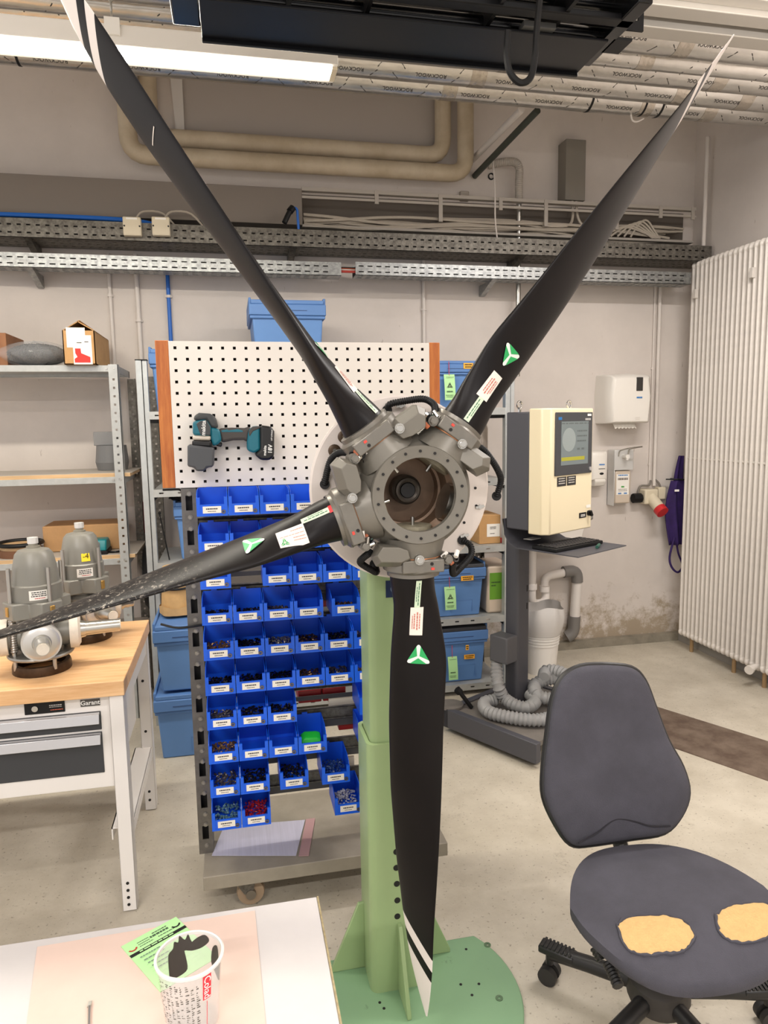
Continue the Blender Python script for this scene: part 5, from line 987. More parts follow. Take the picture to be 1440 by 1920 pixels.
for px, py in ((874, 1780), (898, 1845), (864, 1846), (885, 1866), (720, 1891), (712, 1880)): q = PZ(px, py, 0.022); part(bp_, 'hole', MB().cyl((q.x, q.y, 0.0215), (q.x, q.y, 0.0232), 0.0042, n=12), gask)
for px, py in ((914, 1772), (936, 1872)): q = PZ(px, py, 0.022); part(bp_, 'anchor_bolt', MB().lathe([(0.004, 0), (0.011, 0), (0.011, 0.003), (0.004, 0.003)], (q.x, q.y, 0.021), (0, 0, 1), 16, True), M('bolt_green', (96, 120, 92), 0.4, 0.3))
for dx, dy in ((0, -1), (1, 0), (-1, 0), (0, 1)):
    u = V((dx, dy, 0)); w_ = V((-dy, dx, 0))*0.012; o0 = V((cx, cy+0.005, 0.022))+u*0.085-w_/2
    if (dx, dy) == (1, 0) or (dx, dy) == (-1, 0): o0 = o0+V((0, 0.03, 0))
    part(t, 'gusset', MB().prism([(0, 0), (0.115 if dy == -1 else 0.105, 0), (0.115 if dy == -1 else 0.105, 0.012), (0.018, 0.215), (0, 0.215)], o0, u, (0, 0, 1), w_), grn, bevel=0.002)
q0 = PY(722, 1088, yf+0.02); q1 = PY(745, 1118, yf+0.02)
yu = cy+0.005-0.0725
pq = part(t, 'blue_plate', MB().box(q0.x, q1.x+0.01, yu-0.0015, yu, q1.z, q0.z), M('plate_navy', (22, 40, 74), 0.4), label='dark blue maker plate')
part(pq, 'plate_emblem', MB().lathe([(0.010, 0), (0.012, 0), (0.012, 0.0006), (0.010, 0.0006)], ((q0.x+q1.x)/2+0.008, yu-0.0016, (q0.z+q1.z)/2), (0, -1, 0), 20, True), M('plate_light', (120, 140, 170), 0.5))
# ================================================================== workbench
lg = M('bench_grey', (228, 224, 220), 0.4); dgd = M('drawer_dark', (56, 58, 62), 0.4); alh = M('drawer_aluminium', (206, 206, 208), 0.25, 0.7)
t = thing('workbench', 'workbench with beech top, grey frame and dark drawers at left', 'workbench', (-1.0, 2.82, 0))
XE = -0.388
part(t, 'worktop', MB().box(-1.75, XE, 2.44, 3.21, 0.797, 0.85), wood, bevel=0.003)
for y0 in (2.452, 3.13):
    part(t, 'leg', MB().box(-0.441, XE-0.006, y0, y0+0.004, 0.004, 0.797).box(XE-0.010, XE-0.006, y0, y0+0.06, 0.004, 0.797).box(-0.441, -0.437, y0, y0+0.06, 0.004, 0.797), lg, bevel=0.002)
    part(t, 'leg', MB().box(-1.74, -1.66, y0, y0+0.06, 0.004, 0.797), lg, bevel=0.002)
part(t, 'side_stretcher', MB().box(-0.47, XE-0.012, 2.50, 3.14, 0.29, 0.295).box(-0.47, -0.466, 2.50, 3.14, 0.25, 0.295).box(XE-0.014, XE-0.010, 2.50, 3.14, 0.25, 0.295), lg)
part(t, 'top_side_rail', MB().box(-0.47, XE-0.012, 2.50, 3.14, 0.72, 0.797), lg)
for z in (0.028, 0.055, 0.082, 0.109):
    part(t, 'leg_hole', MB().cyl((-0.420, 2.453, z), (-0.420, 2.4505, z), 0.0055, n=10), gask)
for z in (0.05, 0.09, 0.37, 0.60): part(t, 'leg_hole', MB().cyl((-0.420, 3.131, z), (-0.420, 3.1285, z), 0.006, n=10), gask)
yb = 2.475
z_bot = PY(100, 1487, yb).z; z_t1 = PY(100, 1345, yb).z
cab_ = part(t, 'drawer_cabinet', MB().box(-1.5, -0.444, yb, 3.05, z_bot, 0.795), lg, bevel=0.002)
def drawer(y0, y1, parent, hh):
    za, zb_ = PY(100, y1, yb).z, PY(100, y0, yb).z
    d = part(parent, 'drawer', MB().box(-1.48, -0.474, yb-0.004, yb+0.02, za, zb_), dgd, bevel=0.002)
    part(d, 'handle_strip', MB().prism([(0, 0), (-0.018, -0.002), (-0.024, -0.034), (-0.018, -0.034), (-0.010, -0.008), (0, -0.008)], (-1.48, yb-0.004, zb_-0.002), (0, 1, 0), (0, 0, 1), (1.003, 0, 0)), alh, bevel=0.001)
drawer(1341, 1376, cab_, 0.03); drawer(1380, 1458, cab_, 0.03)
zl = PY(84, 1326, yb).z
lp = part(cab_, 'lock_panel', MB().box(PY(46, 1330, yb).x, PY(122, 1325, yb).x, yb-0.004, yb, zl-0.021, zl+0.021), black_p, bevel=0.002)
part(lp, 'key_lock', MB().cyl((PY(66, 1328, yb).x, yb-0.003, zl-0.001), (PY(66, 1328, yb).x, yb-0.008, zl-0.001), 0.010, n=16), chrome)
part(lp, 'maker_print', bars_mb([(-0.02, 0.02, 0.006, 0.003), (-0.02, 0.02, 0.0, 0.002)], plane_fn((PY(105, 1326, yb).x, yb-0.0048, zl), (1, 0, 0), (0, 0, 1))), M('print_grey', (190, 186, 182), 0.5))
part(lp, 'maker_print_red', bars_mb([(-0.02, 0.02, 0.0, 0.002)], plane_fn((PY(107, 1326, yb).x, yb-0.0048, zl-0.010), (1, 0, 0), (0, 0, 1))), M('print_orange', (226, 110, 80), 0.5))
qx = PY(170, 1317, yb)
bd = part(cab_, 'badge', MB().box(qx.x-0.032, qx.x+0.030, yb-0.003, yb, qx.z-0.012, qx.z+0.012), M('badge_dark', (78, 76, 74), 0.4), label='dark badge with maker name')
part(bd, 'badge_lettering', text_mb('Garant', 0.022, plane_fn((qx.x-0.001, yb-0.0036, qx.z), (1, 0, 0), (0, 0, 1)), bold=0.015), lw2)
# ------------------------------------------------------------------ grey hub units on the bench
gun = M('unit_grey', (128, 126, 118), 0.36, 0.1); wrap = M('white_wrap', (226, 216, 200), 0.6, var=0.1, vscale=30); dkr = M('dark_ring_metal', (78, 58, 40), 0.4, 0.7, var=0.4, vscale=30); rods = M('threaded_rod', (176, 172, 166), 0.35, 0.9)
brass = M('brass_plate', (190, 150, 84), 0.35, 0.8)
def hub_unit(label, c, s, stubs, note=None, rot=0.0):
    x, y = c; z0 = 0.8505; t = thing('propeller_hub_unit', label, 'hub', (x, y, z0))
    def lt(name, prof, mat, n=36, parent=None, close=False, bevel=0): return part(parent or t, name, MB().lathe([(r*s, h*s) for r, h in prof], (x, y, z0), (0, 0, 1), n, close), mat)
    lt('support_ring', [(0.085, 0), (0.104, 0), (0.104, 0.022), (0.100, 0.034), (0.085, 0.034)], dkr, close=True)
    lt('flange_plate', [(0.03, 0.062), (0.115, 0.062), (0.118, 0.068), (0.115, 0.074), (0.03, 0.074)], M('unit_flange', (150, 148, 142), 0.3, 0.7), close=True)
    lt('hub_core', [(0.062, 0.074), (0.075, 0.09), (0.078, 0.19), (0.062, 0.205), (0.06, 0.26)], gun)
    for k in range(4):
        a = rot+0.6+k*1.5708; q = V((x+0.098*s*math.cos(a), y+0.098*s*math.sin(a), 0))
        part(t, 'threaded_rod', MB().cyl((q.x, q.y, z0+0.02*s), (q.x, q.y, z0+0.405*s), 0.0075*s, n=10), rods)
        if k % 2 == 0: part(t, 'spring', corr_tube(MB(), [(q.x, q.y, z0+0.09*s), (q.x, q.y, z0+0.24*s)], 0.0125*s, 0.008, 0.12), rods)
    # faceted clamp plate
    poly = []
    for k in range(4):
        a = rot+0.6+k*1.5708
        for da, r in ((-0.34, 0.118), (0.34, 0.118), (0.7854, 0.082)): poly.append((r*s*math.cos(a+da), r*s*math.sin(a+da)))
    pl_ = part(t, 'clamp_plate', MB().prism(poly, (x, y, z0+0.215*s), (1, 0, 0), (0, 1, 0), (0, 0, 0.062*s)), gun, bevel=0.004)
    for k in range(4):
        a = rot+0.6+k*1.5708; u = V((math.cos(a), math.sin(a), 0)); q = V((x, y, z0+0.246*s))+u*0.112*s
        part(pl_, 'brass_tab', MB().obox(q, V((-u.y, u.x, 0))*0.009*s, u*0.004*s, V((0, 0, 0.018*s))), brass, bevel=0.002)
    lt('dome', [(0.089, 0.277), (0.0885, 0.335), (0.0835, 0.34), (0.076, 0.40), (0.066, 0.447), (0.054, 0.462), (0.03, 0.468), (0.02, 0.47)], gun)
    lt('dome_cap', [(0.024, 0.468), (0.024, 0.476), (0.016, 0.478), (0.016, 0.488)], M('cap_collar', (150, 146, 132), 0.4, 0.4))
    part(t, 'cap_bolt', MB().cyl((x, y, z0+0.486*s), (x, y, z0+0.508*s), 0.0195*s, n=8), M('cap_white', (216, 214, 210), 0.35, 0.2))
    for az, mat_, ln in stubs:
        u = V((math.cos(R_(az)), math.sin(R_(az)), 0)); q = V((x, y, z0+0.138*s))
        sb = part(t, 'stub_arm', MB().cyl(q+u*0.06*s, q+u*0.105*s, 0.052*s, n=28), gun)
        part(sb, 'stub_collar', MB().cyl(q+u*0.105*s, q+u*0.135*s, 0.068*s, n=32).cyl(q+u*0.135*s, q+u*0.143*s, 0.062*s, 0.05*s, n=32), mat_)
        part(sb, 'stub_shaft', MB().cyl(q+u*0.14*s, q+u*0.16*s, 0.034*s, 0.030*s, n=24).cyl(q+u*0.16*s, q+u*(0.16+ln)*s, 0.027*s, 0.024*s, n=24), steel)
        part(sb, 'stub_end', MB().cyl(q+u*(0.16+ln)*s, q+u*(0.163+ln)*s, 0.021*s, n=24), wrap)
    # maker's label, curved on the dome skirt
    ca = -1.25+rot*0
    def lf(a, b, r=0.0893): return V((x+r*s*math.cos(ca+a), y+r*s*math.sin(ca+a), z0+b*s))
    lb_ = part(t, 'data_label', MB().grid(lambda a, b: lf(-0.36+0.72*a, 0.287+0.036*b), 10, 2), paper)
    part(lb_, 'label_print', bars_mb([(-0.26, 0.3, 0.316, 0.0035), (-0.26, 0.3, 0.309, 0.0035), (-0.28, 0.3, 0.302, 0.0035)], lambda a, b: lf(a, b, 0.0897)), ink)
    part(lb_, 'label_print_red', bars_mb([(-0.15, 0.25, 0.2935, 0.003)], lambda a, b: lf(a, b, 0.0897)), redink)
    if note:
        n_ = part(t, 'yellow_note', MB().grid(lambda a, b: V((x+(0.083-0.010*b+0.002)*s*math.cos(ca-0.12+0.42*a), y+(0.083-0.010*b+0.002)*s*math.sin(ca-0.12+0.42*a), z0+(0.352+0.045*b)*s)), 6, 3), yellow_l, label='yellow paper note')
        part(n_, 'handwriting', text_mb('-4', 0.030*s, lambda a, b: V((x+0.083*s*math.cos(ca+0.09+a/(0.08*s)), y+0.083*s*math.sin(ca+0.09+a/(0.08*s)), z0+0.373*s+b))), ink)
    return t
sil = M('stub_silver', (200, 198, 194), 0.32, 0.55)
cA = PZ(80, 1254, 0.85); cB = PZ(163, 1196, 0.85)
hub_unit('grey propeller hub unit with dome standing at front of workbench', (cA.x, cA.y), 0.93, [(-74, sil, 0.06), (10, wrap, 0.125), (190, wrap, 0.03), (100, wrap, 0.05)], rot=0.1)
hub_unit('grey propeller hub unit with yellow note marked -4 on dome', (cB.x, cB.y), 0.93, [(-52, sil, 0.075), (18, wrap, 0.04), (108, wrap, 0.05), (198, wrap, 0.03)], note=True, rot=0.35)
# ================================================================== control console
ca_ = M('console_cream', (232, 219, 186), 0.42); cd_ = M('console_dark', (72, 72, 78), 0.45); cbz = M('bezel_dark', (60, 62, 66), 0.4)
t = thing('control_console', 'cream control terminal with screen on dark wheeled pedestal', 'console', (1.52, 3.62, 0), R_(30))
lo = dict(world=False)
part(t, 'base_frame', MB().box(-0.395, -0.355, -0.42, 0.2, 0.03, 0.135).box(0.26, 0.30, -0.42, 0.2, 0.03, 0.135).box(-0.395, 0.30, 0.16, 0.2, 0.03, 0.135), cd_, bevel=0.004, **lo)
part(t, 'base_deck', MB().box(-0.355, 0.26, -0.40, 0.16, 0.10, 0.125), M('deck_grey', (118, 112, 106), 0.6, var=0.2, vscale=14), **lo)
part(t, 'rear_foot', MB().cyl((-0.33, 0.20, 0.128), (-0.33, 0.20, 0.14), 0.07, n=24), MATS['deck_grey'], **lo)
for x, y in ((-0.33, -0.36), (0.24, -0.36), (-0.33, 0.14), (0.24, 0.14)):
    cs = part(t, 'caster_fork', MB().box(x-0.022, x-0.018, y-0.03, y+0.03, 0.03, 0.10).box(x+0.018, x+0.022, y-0.03, y+0.03, 0.03, 0.10), galv_old, **lo); part(cs, 'wheel', MB().cyl((x-0.015, y, 0.04), (x+0.015, y, 0.04), 0.04, n=20), M('wheel_grey', (96, 92, 88), 0.6), **lo)
part(t, 'brake_lever', MB().cyl((-0.27, 0.10, 0.13), (-0.32, 0.14, 0.22), 0.012, n=10).cyl((-0.32, 0.14, 0.22), (-0.335, 0.15, 0.24), 0.02, n=10), black_p, **lo)
post = part(t, 'pedestal_post', MB().prism(rrect(0.115, 0.09, 0.02, 4), (0, 0, 0.125), (1, 0, 0), (0, 1, 0), (0, 0, 0.94)), cd_, **lo)
part(post, 'upper_sleeve', MB().prism(rrect(0.10, 0.08, 0.015, 4), (-0.005, 0, 1.065), (1, 0, 0), (0, 1, 0), (0, 0, 0.20)), M('sleeve_dark', (78, 78, 84), 0.45), **lo)
for z in (0.66, 0.76): part(post, 'slot', MB().box(0.025, 0.032, -0.0465, -0.044, z, z+0.035), gask, **lo)
part(t, 'suction_box', MB().prism([(-0.09, -0.10), (0.0, -0.10), (0.0, 0.07), (-0.03, 0.10), (-0.09, 0.07)], (-0.06, 0.05, 0.38), (0, 1, 0), (0, 0, 1), (-0.10, 0, 0)) if False else MB().box(-0.155, -0.058, -0.05, 0.07, 0.38, 0.53), M('suction_grey', (84, 84, 88), 0.5), bevel=0.008, **lo)
ch = part(t, 'cabinet_back', MB().box(-0.245, 0.145, -0.25, -0.11, 1.15, 1.74), cd_, bevel=0.006, **lo)
cf_ = part(t, 'cabinet_front', MB().prism([(-0.248, -0.25), (-0.248, -0.325), (-0.218, -0.36), (0.15, -0.36), (0.15, -0.25)][::-1], (0, 0, 1.135), (1, 0, 0), (0, 1, 0), (0, 0, 0.62)), ca_, bevel=0.006, **lo)
YF = -0.3605
bz = part(cf_, 'bezel', MB().box(-0.19, 0.135, YF-0.006, YF, 1.425, 1.735), cbz, bevel=0.004, **lo)
def scr_mat():
    m = M('screen_glass', (96, 104, 104), 0.12, emit=(110, 120, 120), estr=0.3); return m
sc = part(bz, 'screen', MB().box(-0.145, 0.095, YF-0.0075, YF-0.0055, 1.475, 1.69), scr_mat(), **lo)
pf = plane_fn((-0.0275, YF-0.0082, 1.5825), (1, 0, 0), (0, 0, 1))
sl_ = M('screen_light', (128, 136, 134), 0.2, emit=(120, 128, 126), estr=0.3)
part(sc, 'dial_graphic', MB().lathe([(0, 0), (0.058, 0), (0.058, 0.0004)], (-0.078, YF-0.0076, 1.60), (0, -1, 0), 36), sl_, **lo)
part(sc, 'yellow_bar', card(plane_fn((-0.0275, YF-0.0080, 1.5825), (1, 0, 0), (0, 0, 1)), -0.115, 0.09, -0.086, -0.068), M('screen_yellow', (150, 146, 40), 0.2, emit=(150, 146, 30), estr=0.25), **lo)
part(sc, 'text_rows', bars_mb([(0.02, 0.11, 0.06, 0.007), (0.02, 0.11, 0.035, 0.007), (0.02, 0.10, 0.01, 0.007), (0.02, 0.045, -0.03, 0.010), (0.06, 0.085, -0.03, 0.010), (-0.115, 0.12, 0.098, 0.006)], pf), M('screen_dim', (92, 100, 100), 0.2), **lo)
fb = plane_fn((-0.02, YF-0.0068, 1.58), (1, 0, 0), (0, 0, 1))
part(bz, 'maker_mark', bars_mb([(0.085, 0.135, 0.120, 0.010)], fb), M('mark_grey', (190, 188, 184), 0.5), **lo); part(bz, 'blue_mark', bars_mb([(-0.15, -0.12, 0.125, 0.014)], fb), bluei, **lo)
part(bz, 'asset_label', card(fb, 0.105, 0.140, 0.136, 0.147), paper, **lo)
part(bz, 'button', MB().cyl((0.118, YF-0.005, 1.447), (0.118, YF-0.010, 1.447), 0.010, n=16), alh, **lo)
ff = plane_fn((-0.1, YF-0.001, 1.40), (1, 0, 0), (0, 0, 1))
for x0 in (-0.065, 0.02):
    n_ = part(cf_, 'notice_plate', card(ff, x0, x0+0.078, -0.028, 0.018), M('notice_black', (40, 40, 40), 0.5), **lo)
    part(n_, 'notice_print', bars_mb([(x0+0.012, x0+0.066, 0.010-0.012*k, 0.005) for k in range(3)], plane_fn((-0.1, YF-0.0016, 1.40), (1, 0, 0), (0, 0, 1)), seed=int(x0*100)+9), M('print_pale', (200, 196, 188), 0.5), **lo)
pt = part(cf_, 'switch_plate', MB().box(0.035, 0.098, YF-0.002, YF, 1.195, 1.222), black_p, **lo); part(pt, 'plate_print', bars_mb([(-0.02, 0.02, 0.003, 0.004), (-0.02, 0.02, -0.004, 0.004)], plane_fn((0.067, YF-0.0026, 1.208), (1, 0, 0), (0, 0, 1))), paper, **lo)
part(cf_, 'rotary_switch', MB().cyl((0.120, YF, 1.215), (0.120, YF-0.012, 1.215), 0.014, n=14).obox((0.120, YF-0.016, 1.215), (0.004, 0, 0.003), (0, 0.008, 0), (-0.008, 0, 0.013)), black_p, **lo)
part(cf_, 'inspection_label', card(plane_fn((0.118, YF-0.001, 1.25), (1, 0, 0), (0, 0, 1)), -0.02, 0.02, -0.007, 0.009), paper, **lo)
for x, y in ((-0.225, -0.175), (0.035, -0.29)): part(t, 'lifting_eye', MB().tube([(x+0.018*math.cos(a), y, 1.775+0.018*math.sin(a)) for a in [i*0.3927 for i in range(16)]], 0.005, 8, closed=True).cyl((x, y, 1.738), (x, y, 1.758), 0.008, n=10), chrome, **lo)
part(t, 'keyboard_shelf', MB().prism([(-0.10, 1.20), (-0.106, 1.20), (-0.112, 1.12), (-0.14, 1.075), (-0.19, 1.055), (-0.55, 1.055), (-0.55, 1.060), (-0.19, 1.061), (-0.145, 1.08), (-0.116, 1.12)][::-1], (-0.262, 0, 0), (0, 1, 0), (0, 0, 1), (0.437, 0, 0)), cd_, **lo)
cm = wm(t)
def clocal(mb): mb.v = [tuple(cm @ V(p)) for p in mb.v]; return mb
kb = thing('keyboard', 'black keyboard lying on the console shelf', 'keyboard', tuple(cm @ V((-0.06, -0.36, 1.0615))), R_(26))
part(kb, 'keyboard_body', MB().box(-0.19, 0.19, -0.075, 0.075, 0, 0.018), black_p, bevel=0.004, world=False)
kp = M('key_dark', (48, 46, 46), 0.5); key0 = None
for r in range(5):
    for c in range(15):
        if key0 is None: key0 = part(kb, 'key', MB().box(0, 0.0185, 0, 0.019, 0.018, 0.024), kp, world=False, bevel=0.002); o = key0
        else: o = key0.copy(); COL.objects.link(o); o.parent = kb
        o.location = (-0.172+0.0232*c, -0.064+0.0255*r, 0)
mk = single('marker_pen', 'small dark green marker lying beside the keyboard', 'pen', clocal(MB().cyl((-0.02, -0.50, 1.069), (0.05, -0.47, 1.069), 0.008, n=10)), M('pen_green', (30, 84, 70), 0.4))
single('label_stack', 'white printed labels on the console shelf behind keyboard', 'label', clocal(MB().box(-0.17, -0.09, -0.215, -0.165, 1.09, 1.092)), paper)
# suction hose
hgrey = M('hose_grey', (150, 150, 150), 0.45); t = thing('suction_hose', 'grey corrugated suction hose coiled on the console base', 'hose', (1.45, 3.45, 0.13))
pts = [PY(932, 1228, 3.62)]+[PY(931, 1255, 3.58), PY(934, 1285, 3.52)]+[PZ(945, 1308, 0.19), PZ(965, 1322, 0.175), PZ(990, 1326, 0.17), PZ(1004, 1314, 0.17), PZ(994, 1303, 0.17)]
part(t, 'hose_run', corr_tube(MB(), smooth_path(pts, 8), 0.032, 0.022, 0.12, 14), hgrey)
pts = [PZ(930, 1312, 0.165), PZ(908, 1318, 0.165), PZ(915, 1334, 0.165), PZ(950, 1344, 0.165), PZ(1000, 1350, 0.165), PZ(1035, 1345, 0.165), PZ(1060, 1330, 0.165)]
part(t, 'hose_run', corr_tube(MB(), smooth_path(pts, 8), 0.032, 0.022, 0.12, 14), hgrey)
pts = [PZ(1040, 1312, 0.17), PZ(1010, 1305, 0.19), PZ(1002, 1286, 0.21), PZ(1022, 1275, 0.23), PZ(1050, 1272, 0.24)]
part(t, 'hose_run', corr_tube(MB(), smooth_path(pts, 8), 0.034, 0.022, 0.12, 14), hgrey)
pts = [PZ(1020, 1270, 0.26), PZ(1025, 1258, 0.27), PZ(1050, 1260, 0.28), PZ(1075, 1275, 0.26)]
part(t, 'hose_run', corr_tube(MB(), smooth_path(pts, 8), 0.034, 0.022, 0.12, 14), hgrey)
# ================================================================== office chair
fab = M('chair_fabric', (72, 71, 80), 0.85, var=0.22, vscale=9, bump=0.25, bscale=420); foam = M('seat_foam', (212, 174, 116), 0.8, var=0.1, vscale=60, bump=0.5, bscale=160); cbk = M('chair_black', (30, 29, 29), 0.4)
BCX, BCY = 1.10, 1.60
t = thing('office_chair', 'worn black swivel chair with torn seat showing yellow foam', 'chair', (BCX, BCY, 0))
SCX, SCY, SZ, SA, SB, SN = 1.062, 1.515, 0.485, 0.268, 0.228, 2.7; rotS = R_(-4)
def seat_xy(th, k):
    c, s = math.cos(th), math.sin(th); r = (abs(c)**SN+abs(s)**SN)**(-1/SN); x, y = SA*r*c*k, SB*r*s*k
    if y > 0: x *= 1-0.32*(y/SB)
    return x, y
def seat_z(x, y):
    r = ((abs(x)/SA)**SN+(abs(y)/SB)**SN)**(1/SN); z = SZ-0.018*r**3
    if y < -0.10: z -= 0.9*(y+0.10)**2*4
    return z-0.0
def seat_w(x, y, dz_=0): return V((SCX+x*math.cos(rotS)-y*math.sin(rotS), SCY+x*math.sin(rotS)+y*math.cos(rotS), seat_z(x, y)+dz_))
mb = MB(); NTH = 64; ks = [0.0001, 0.2, 0.4, 0.6, 0.75, 0.88, 0.96, 1.0]
for k in ks:
    for i in range(NTH): mb.v.append(tuple(seat_w(*seat_xy(2*math.pi*i/NTH, k))))
for k, dz_ in ((1.0, -0.018), (0.985, -0.034), (0.94, -0.045), (0.3, -0.05)):
    for i in range(NTH): p = seat_w(*seat_xy(2*math.pi*i/NTH, k)); mb.v.append((p.x, p.y, p.z+dz_))
rows = len(mb.v)//NTH
for j in range(rows-1):
    for i in range(NTH): mb.f.append((j*NTH+i, j*NTH+(i+1) % NTH, (j+1)*NTH+(i+1) % NTH, (j+1)*NTH+i))
mb.f.append(tuple(range((rows-1)*NTH, rows*NTH))); mb.mi = [0]*len(mb.f); mb.f = [f[::-1] for f in mb.f]
seat = part(t, 'seat', mb, fab, angle=60)
def s_inv(px, py):
    z = SZ-0.02
    for _ in range(6):
        p = PZ(px, py, z); dx, dy = p.x-SCX, p.y-SCY; x = dx*math.cos(rotS)+dy*math.sin(rotS); y = -dx*math.sin(rotS)+dy*math.cos(rotS); z = seat_z(x, y)
    return x, y
tears = [[(1156, 1737), (1172, 1722), (1210, 1717), (1250, 1717), (1285, 1728), (1303, 1755), (1290, 1778), (1270, 1795), (1235, 1800), (1200, 1797), (1172, 1775)],
         [(1342, 1715), (1362, 1700), (1395, 1694), (1437, 1694), (1455, 1712), (1452, 1745), (1425, 1766), (1390, 1770), (1360, 1760), (1345, 1740)]]
for k_, tr_ in enumerate(tears):
    pts = [s_inv(*p) for p in tr_]; mx_ = sum(p[0] for p in pts)/len(pts); my_ = sum(p[1] for p in pts)/len(pts); sp = smooth_path([V((x, y, 0)) for x, y in pts+[pts[0]]], 5)[:-1]
    rr = random.Random(k_); sp = [V((p.x+rr.uniform(-0.0015, 0.0015), p.y+rr.uniform(-0.0015, 0.0015), 0)) for p in sp]; n_ = len(sp); mb = MB()
    for k in (1.0, 0.8, 0.55, 0.3): mb.v += [tuple(seat_w(mx_+(p.x-mx_)*k, my_+(p.y-my_)*k, 0.0015)) for p in sp]
    mb.v.append(tuple(seat_w(mx_, my_, 0.0015)))
    for j in range(3):
        for i in range(n_): mb.f.append((j*n_+i, j*n_+(i+1) % n_, (j+1)*n_+(i+1) % n_, (j+1)*n_+i))
    for i in range(n_): mb.f.append((3*n_+i, 3*n_+(i+1) % n_, 4*n_))
    mb.mi = [0]*len(mb.f); part(seat, 'foam_patch', mb, foam, label='exposed yellow foam', angle=80)
    part(seat, 'torn_hem', MB().tube([seat_w(p.x, p.y, 0.001) for p in sp], [0.003+rr.uniform(-0.001, 0.0025) for _ in sp], 6, closed=True), fab)
# backrest
def b_pt(px, py):
    z = 0.7
    for _ in range(8): Y = 1.752+0.27*(z-0.5); p = PY(px, py, Y); z = p.z
    return p
ol = [(1140, 1247), (1185, 1252), (1209, 1275), (1228, 1325), (1250, 1385), (1276, 1435), (1287, 1482), (1275, 1525), (1246, 1560), (1190, 1573), (1110, 1584), (1070, 1580), (1040, 1540), (1018, 1490), (1017, 1440), (1026, 1370), (1036, 1310), (1055, 1270), (1090, 1250)]
op = smooth_path([b_pt(*p) for p in ol+[ol[0]]], 4)[:-1]; cen = sum(op, V((0, 0, 0)))/len(op); nb = V((0, -0.965, 0.26)).normalized(); n_ = len(op); mb = MB()
prof = [(0.90, -0.040), (0.97, -0.034), (1.0, -0.020), (1.0, -0.004), (0.985, 0.005), (0.93, 0.011), (0.8, 0.015), (0.55, 0.016), (0.25, 0.015)]
for k, d_ in prof:
    for p in op:
        q = cen+(p-cen)*k; bow = -0.10*((q.x-cen.x)**2)*3-0.0; zz = (q.z-0.60); bow += 0.018*math.exp(-(zz/0.12)**2) if d_ > -0.01 else 0
        mb.v.append(tuple(q+nb*(d_-0.0+bow*0+ (0.018*math.exp(-(zz/0.12)**2)*(1-k**4)))+V((0, -0.35*(q.x-cen.x)**2, 0))))
mb.v.append(tuple(cen+nb*0.03)); mb.v.append(tuple(cen-nb*0.042))
for j in range(len(prof)-1):
    for i in range(n_): mb.f.append((j*n_+i, j*n_+(i+1) % n_, (j+1)*n_+(i+1) % n_, (j+1)*n_+i))
for i in range(n_): mb.f.append(((len(prof)-1)*n_+i, (len(prof)-1)*n_+(i+1) % n_, len(prof)*n_)); mb.f.append(((i+1) % n_, i, len(prof)*n_+1))
mb.mi = [0]*len(mb.f); br = part(t, 'backrest', mb, fab, angle=60)
part(br, 'back_shell', MB().tube([cen+(p-cen)*1.0-nb*0.012+V((0, -0.35*(p.x-cen.x)**2, 0)) for p in op], 0.009, 8, closed=True), cbk)
cr_pts = [(1075, 1572), (1110, 1556), (1140, 1534), (1160, 1531), (1185, 1536), (1212, 1543), (1245, 1541)]
def bface(px, py):
    p = b_pt(px, py); k = 0.6; return p+nb*0.0165+V((0, -0.35*(p.x-cen.x)**2-0.004, 0))
part(br, 'crease', MB().tube(smooth_path([bface(*p)+nb*0.004 for p in cr_pts], 5), 0.0022, 6), M('crease_dark', (36, 34, 40), 0.9))
part(t, 'back_bracket', MB().tube(smooth_path([(1.09, 1.80, 0.62), (1.09, 1.82, 0.50), (1.09, 1.78, 0.42), (1.09, 1.66, 0.40)], 5), 0.022, 10), cbk)
part(t, 'mechanism', MB().prism(rrect(0.20, 0.16, 0.03, 3), (BCX-0.01, BCY-0.03, 0.365), (1, 0, 0), (0, 1, 0), (0, 0, 0.055)), cbk, bevel=0.008)
part(t, 'gas_column', MB().cyl((BCX, BCY, 0.10), (BCX, BCY, 0.25), 0.028, n=20).cyl((BCX, BCY, 0.25), (BCX, BCY, 0.38), 0.02, n=16), M('column_dusty', (70, 66, 60), 0.6))
hubc = part(t, 'base_hub', MB().lathe([(0.03, 0.05), (0.032, 0.08), (0.075, 0.085), (0.085, 0.11), (0.078, 0.15), (0.05, 0.175), (0.03, 0.18)], (BCX, BCY, 0), (0, 0, 1), 24), M('hub_dusty', (58, 54, 50), 0.6))
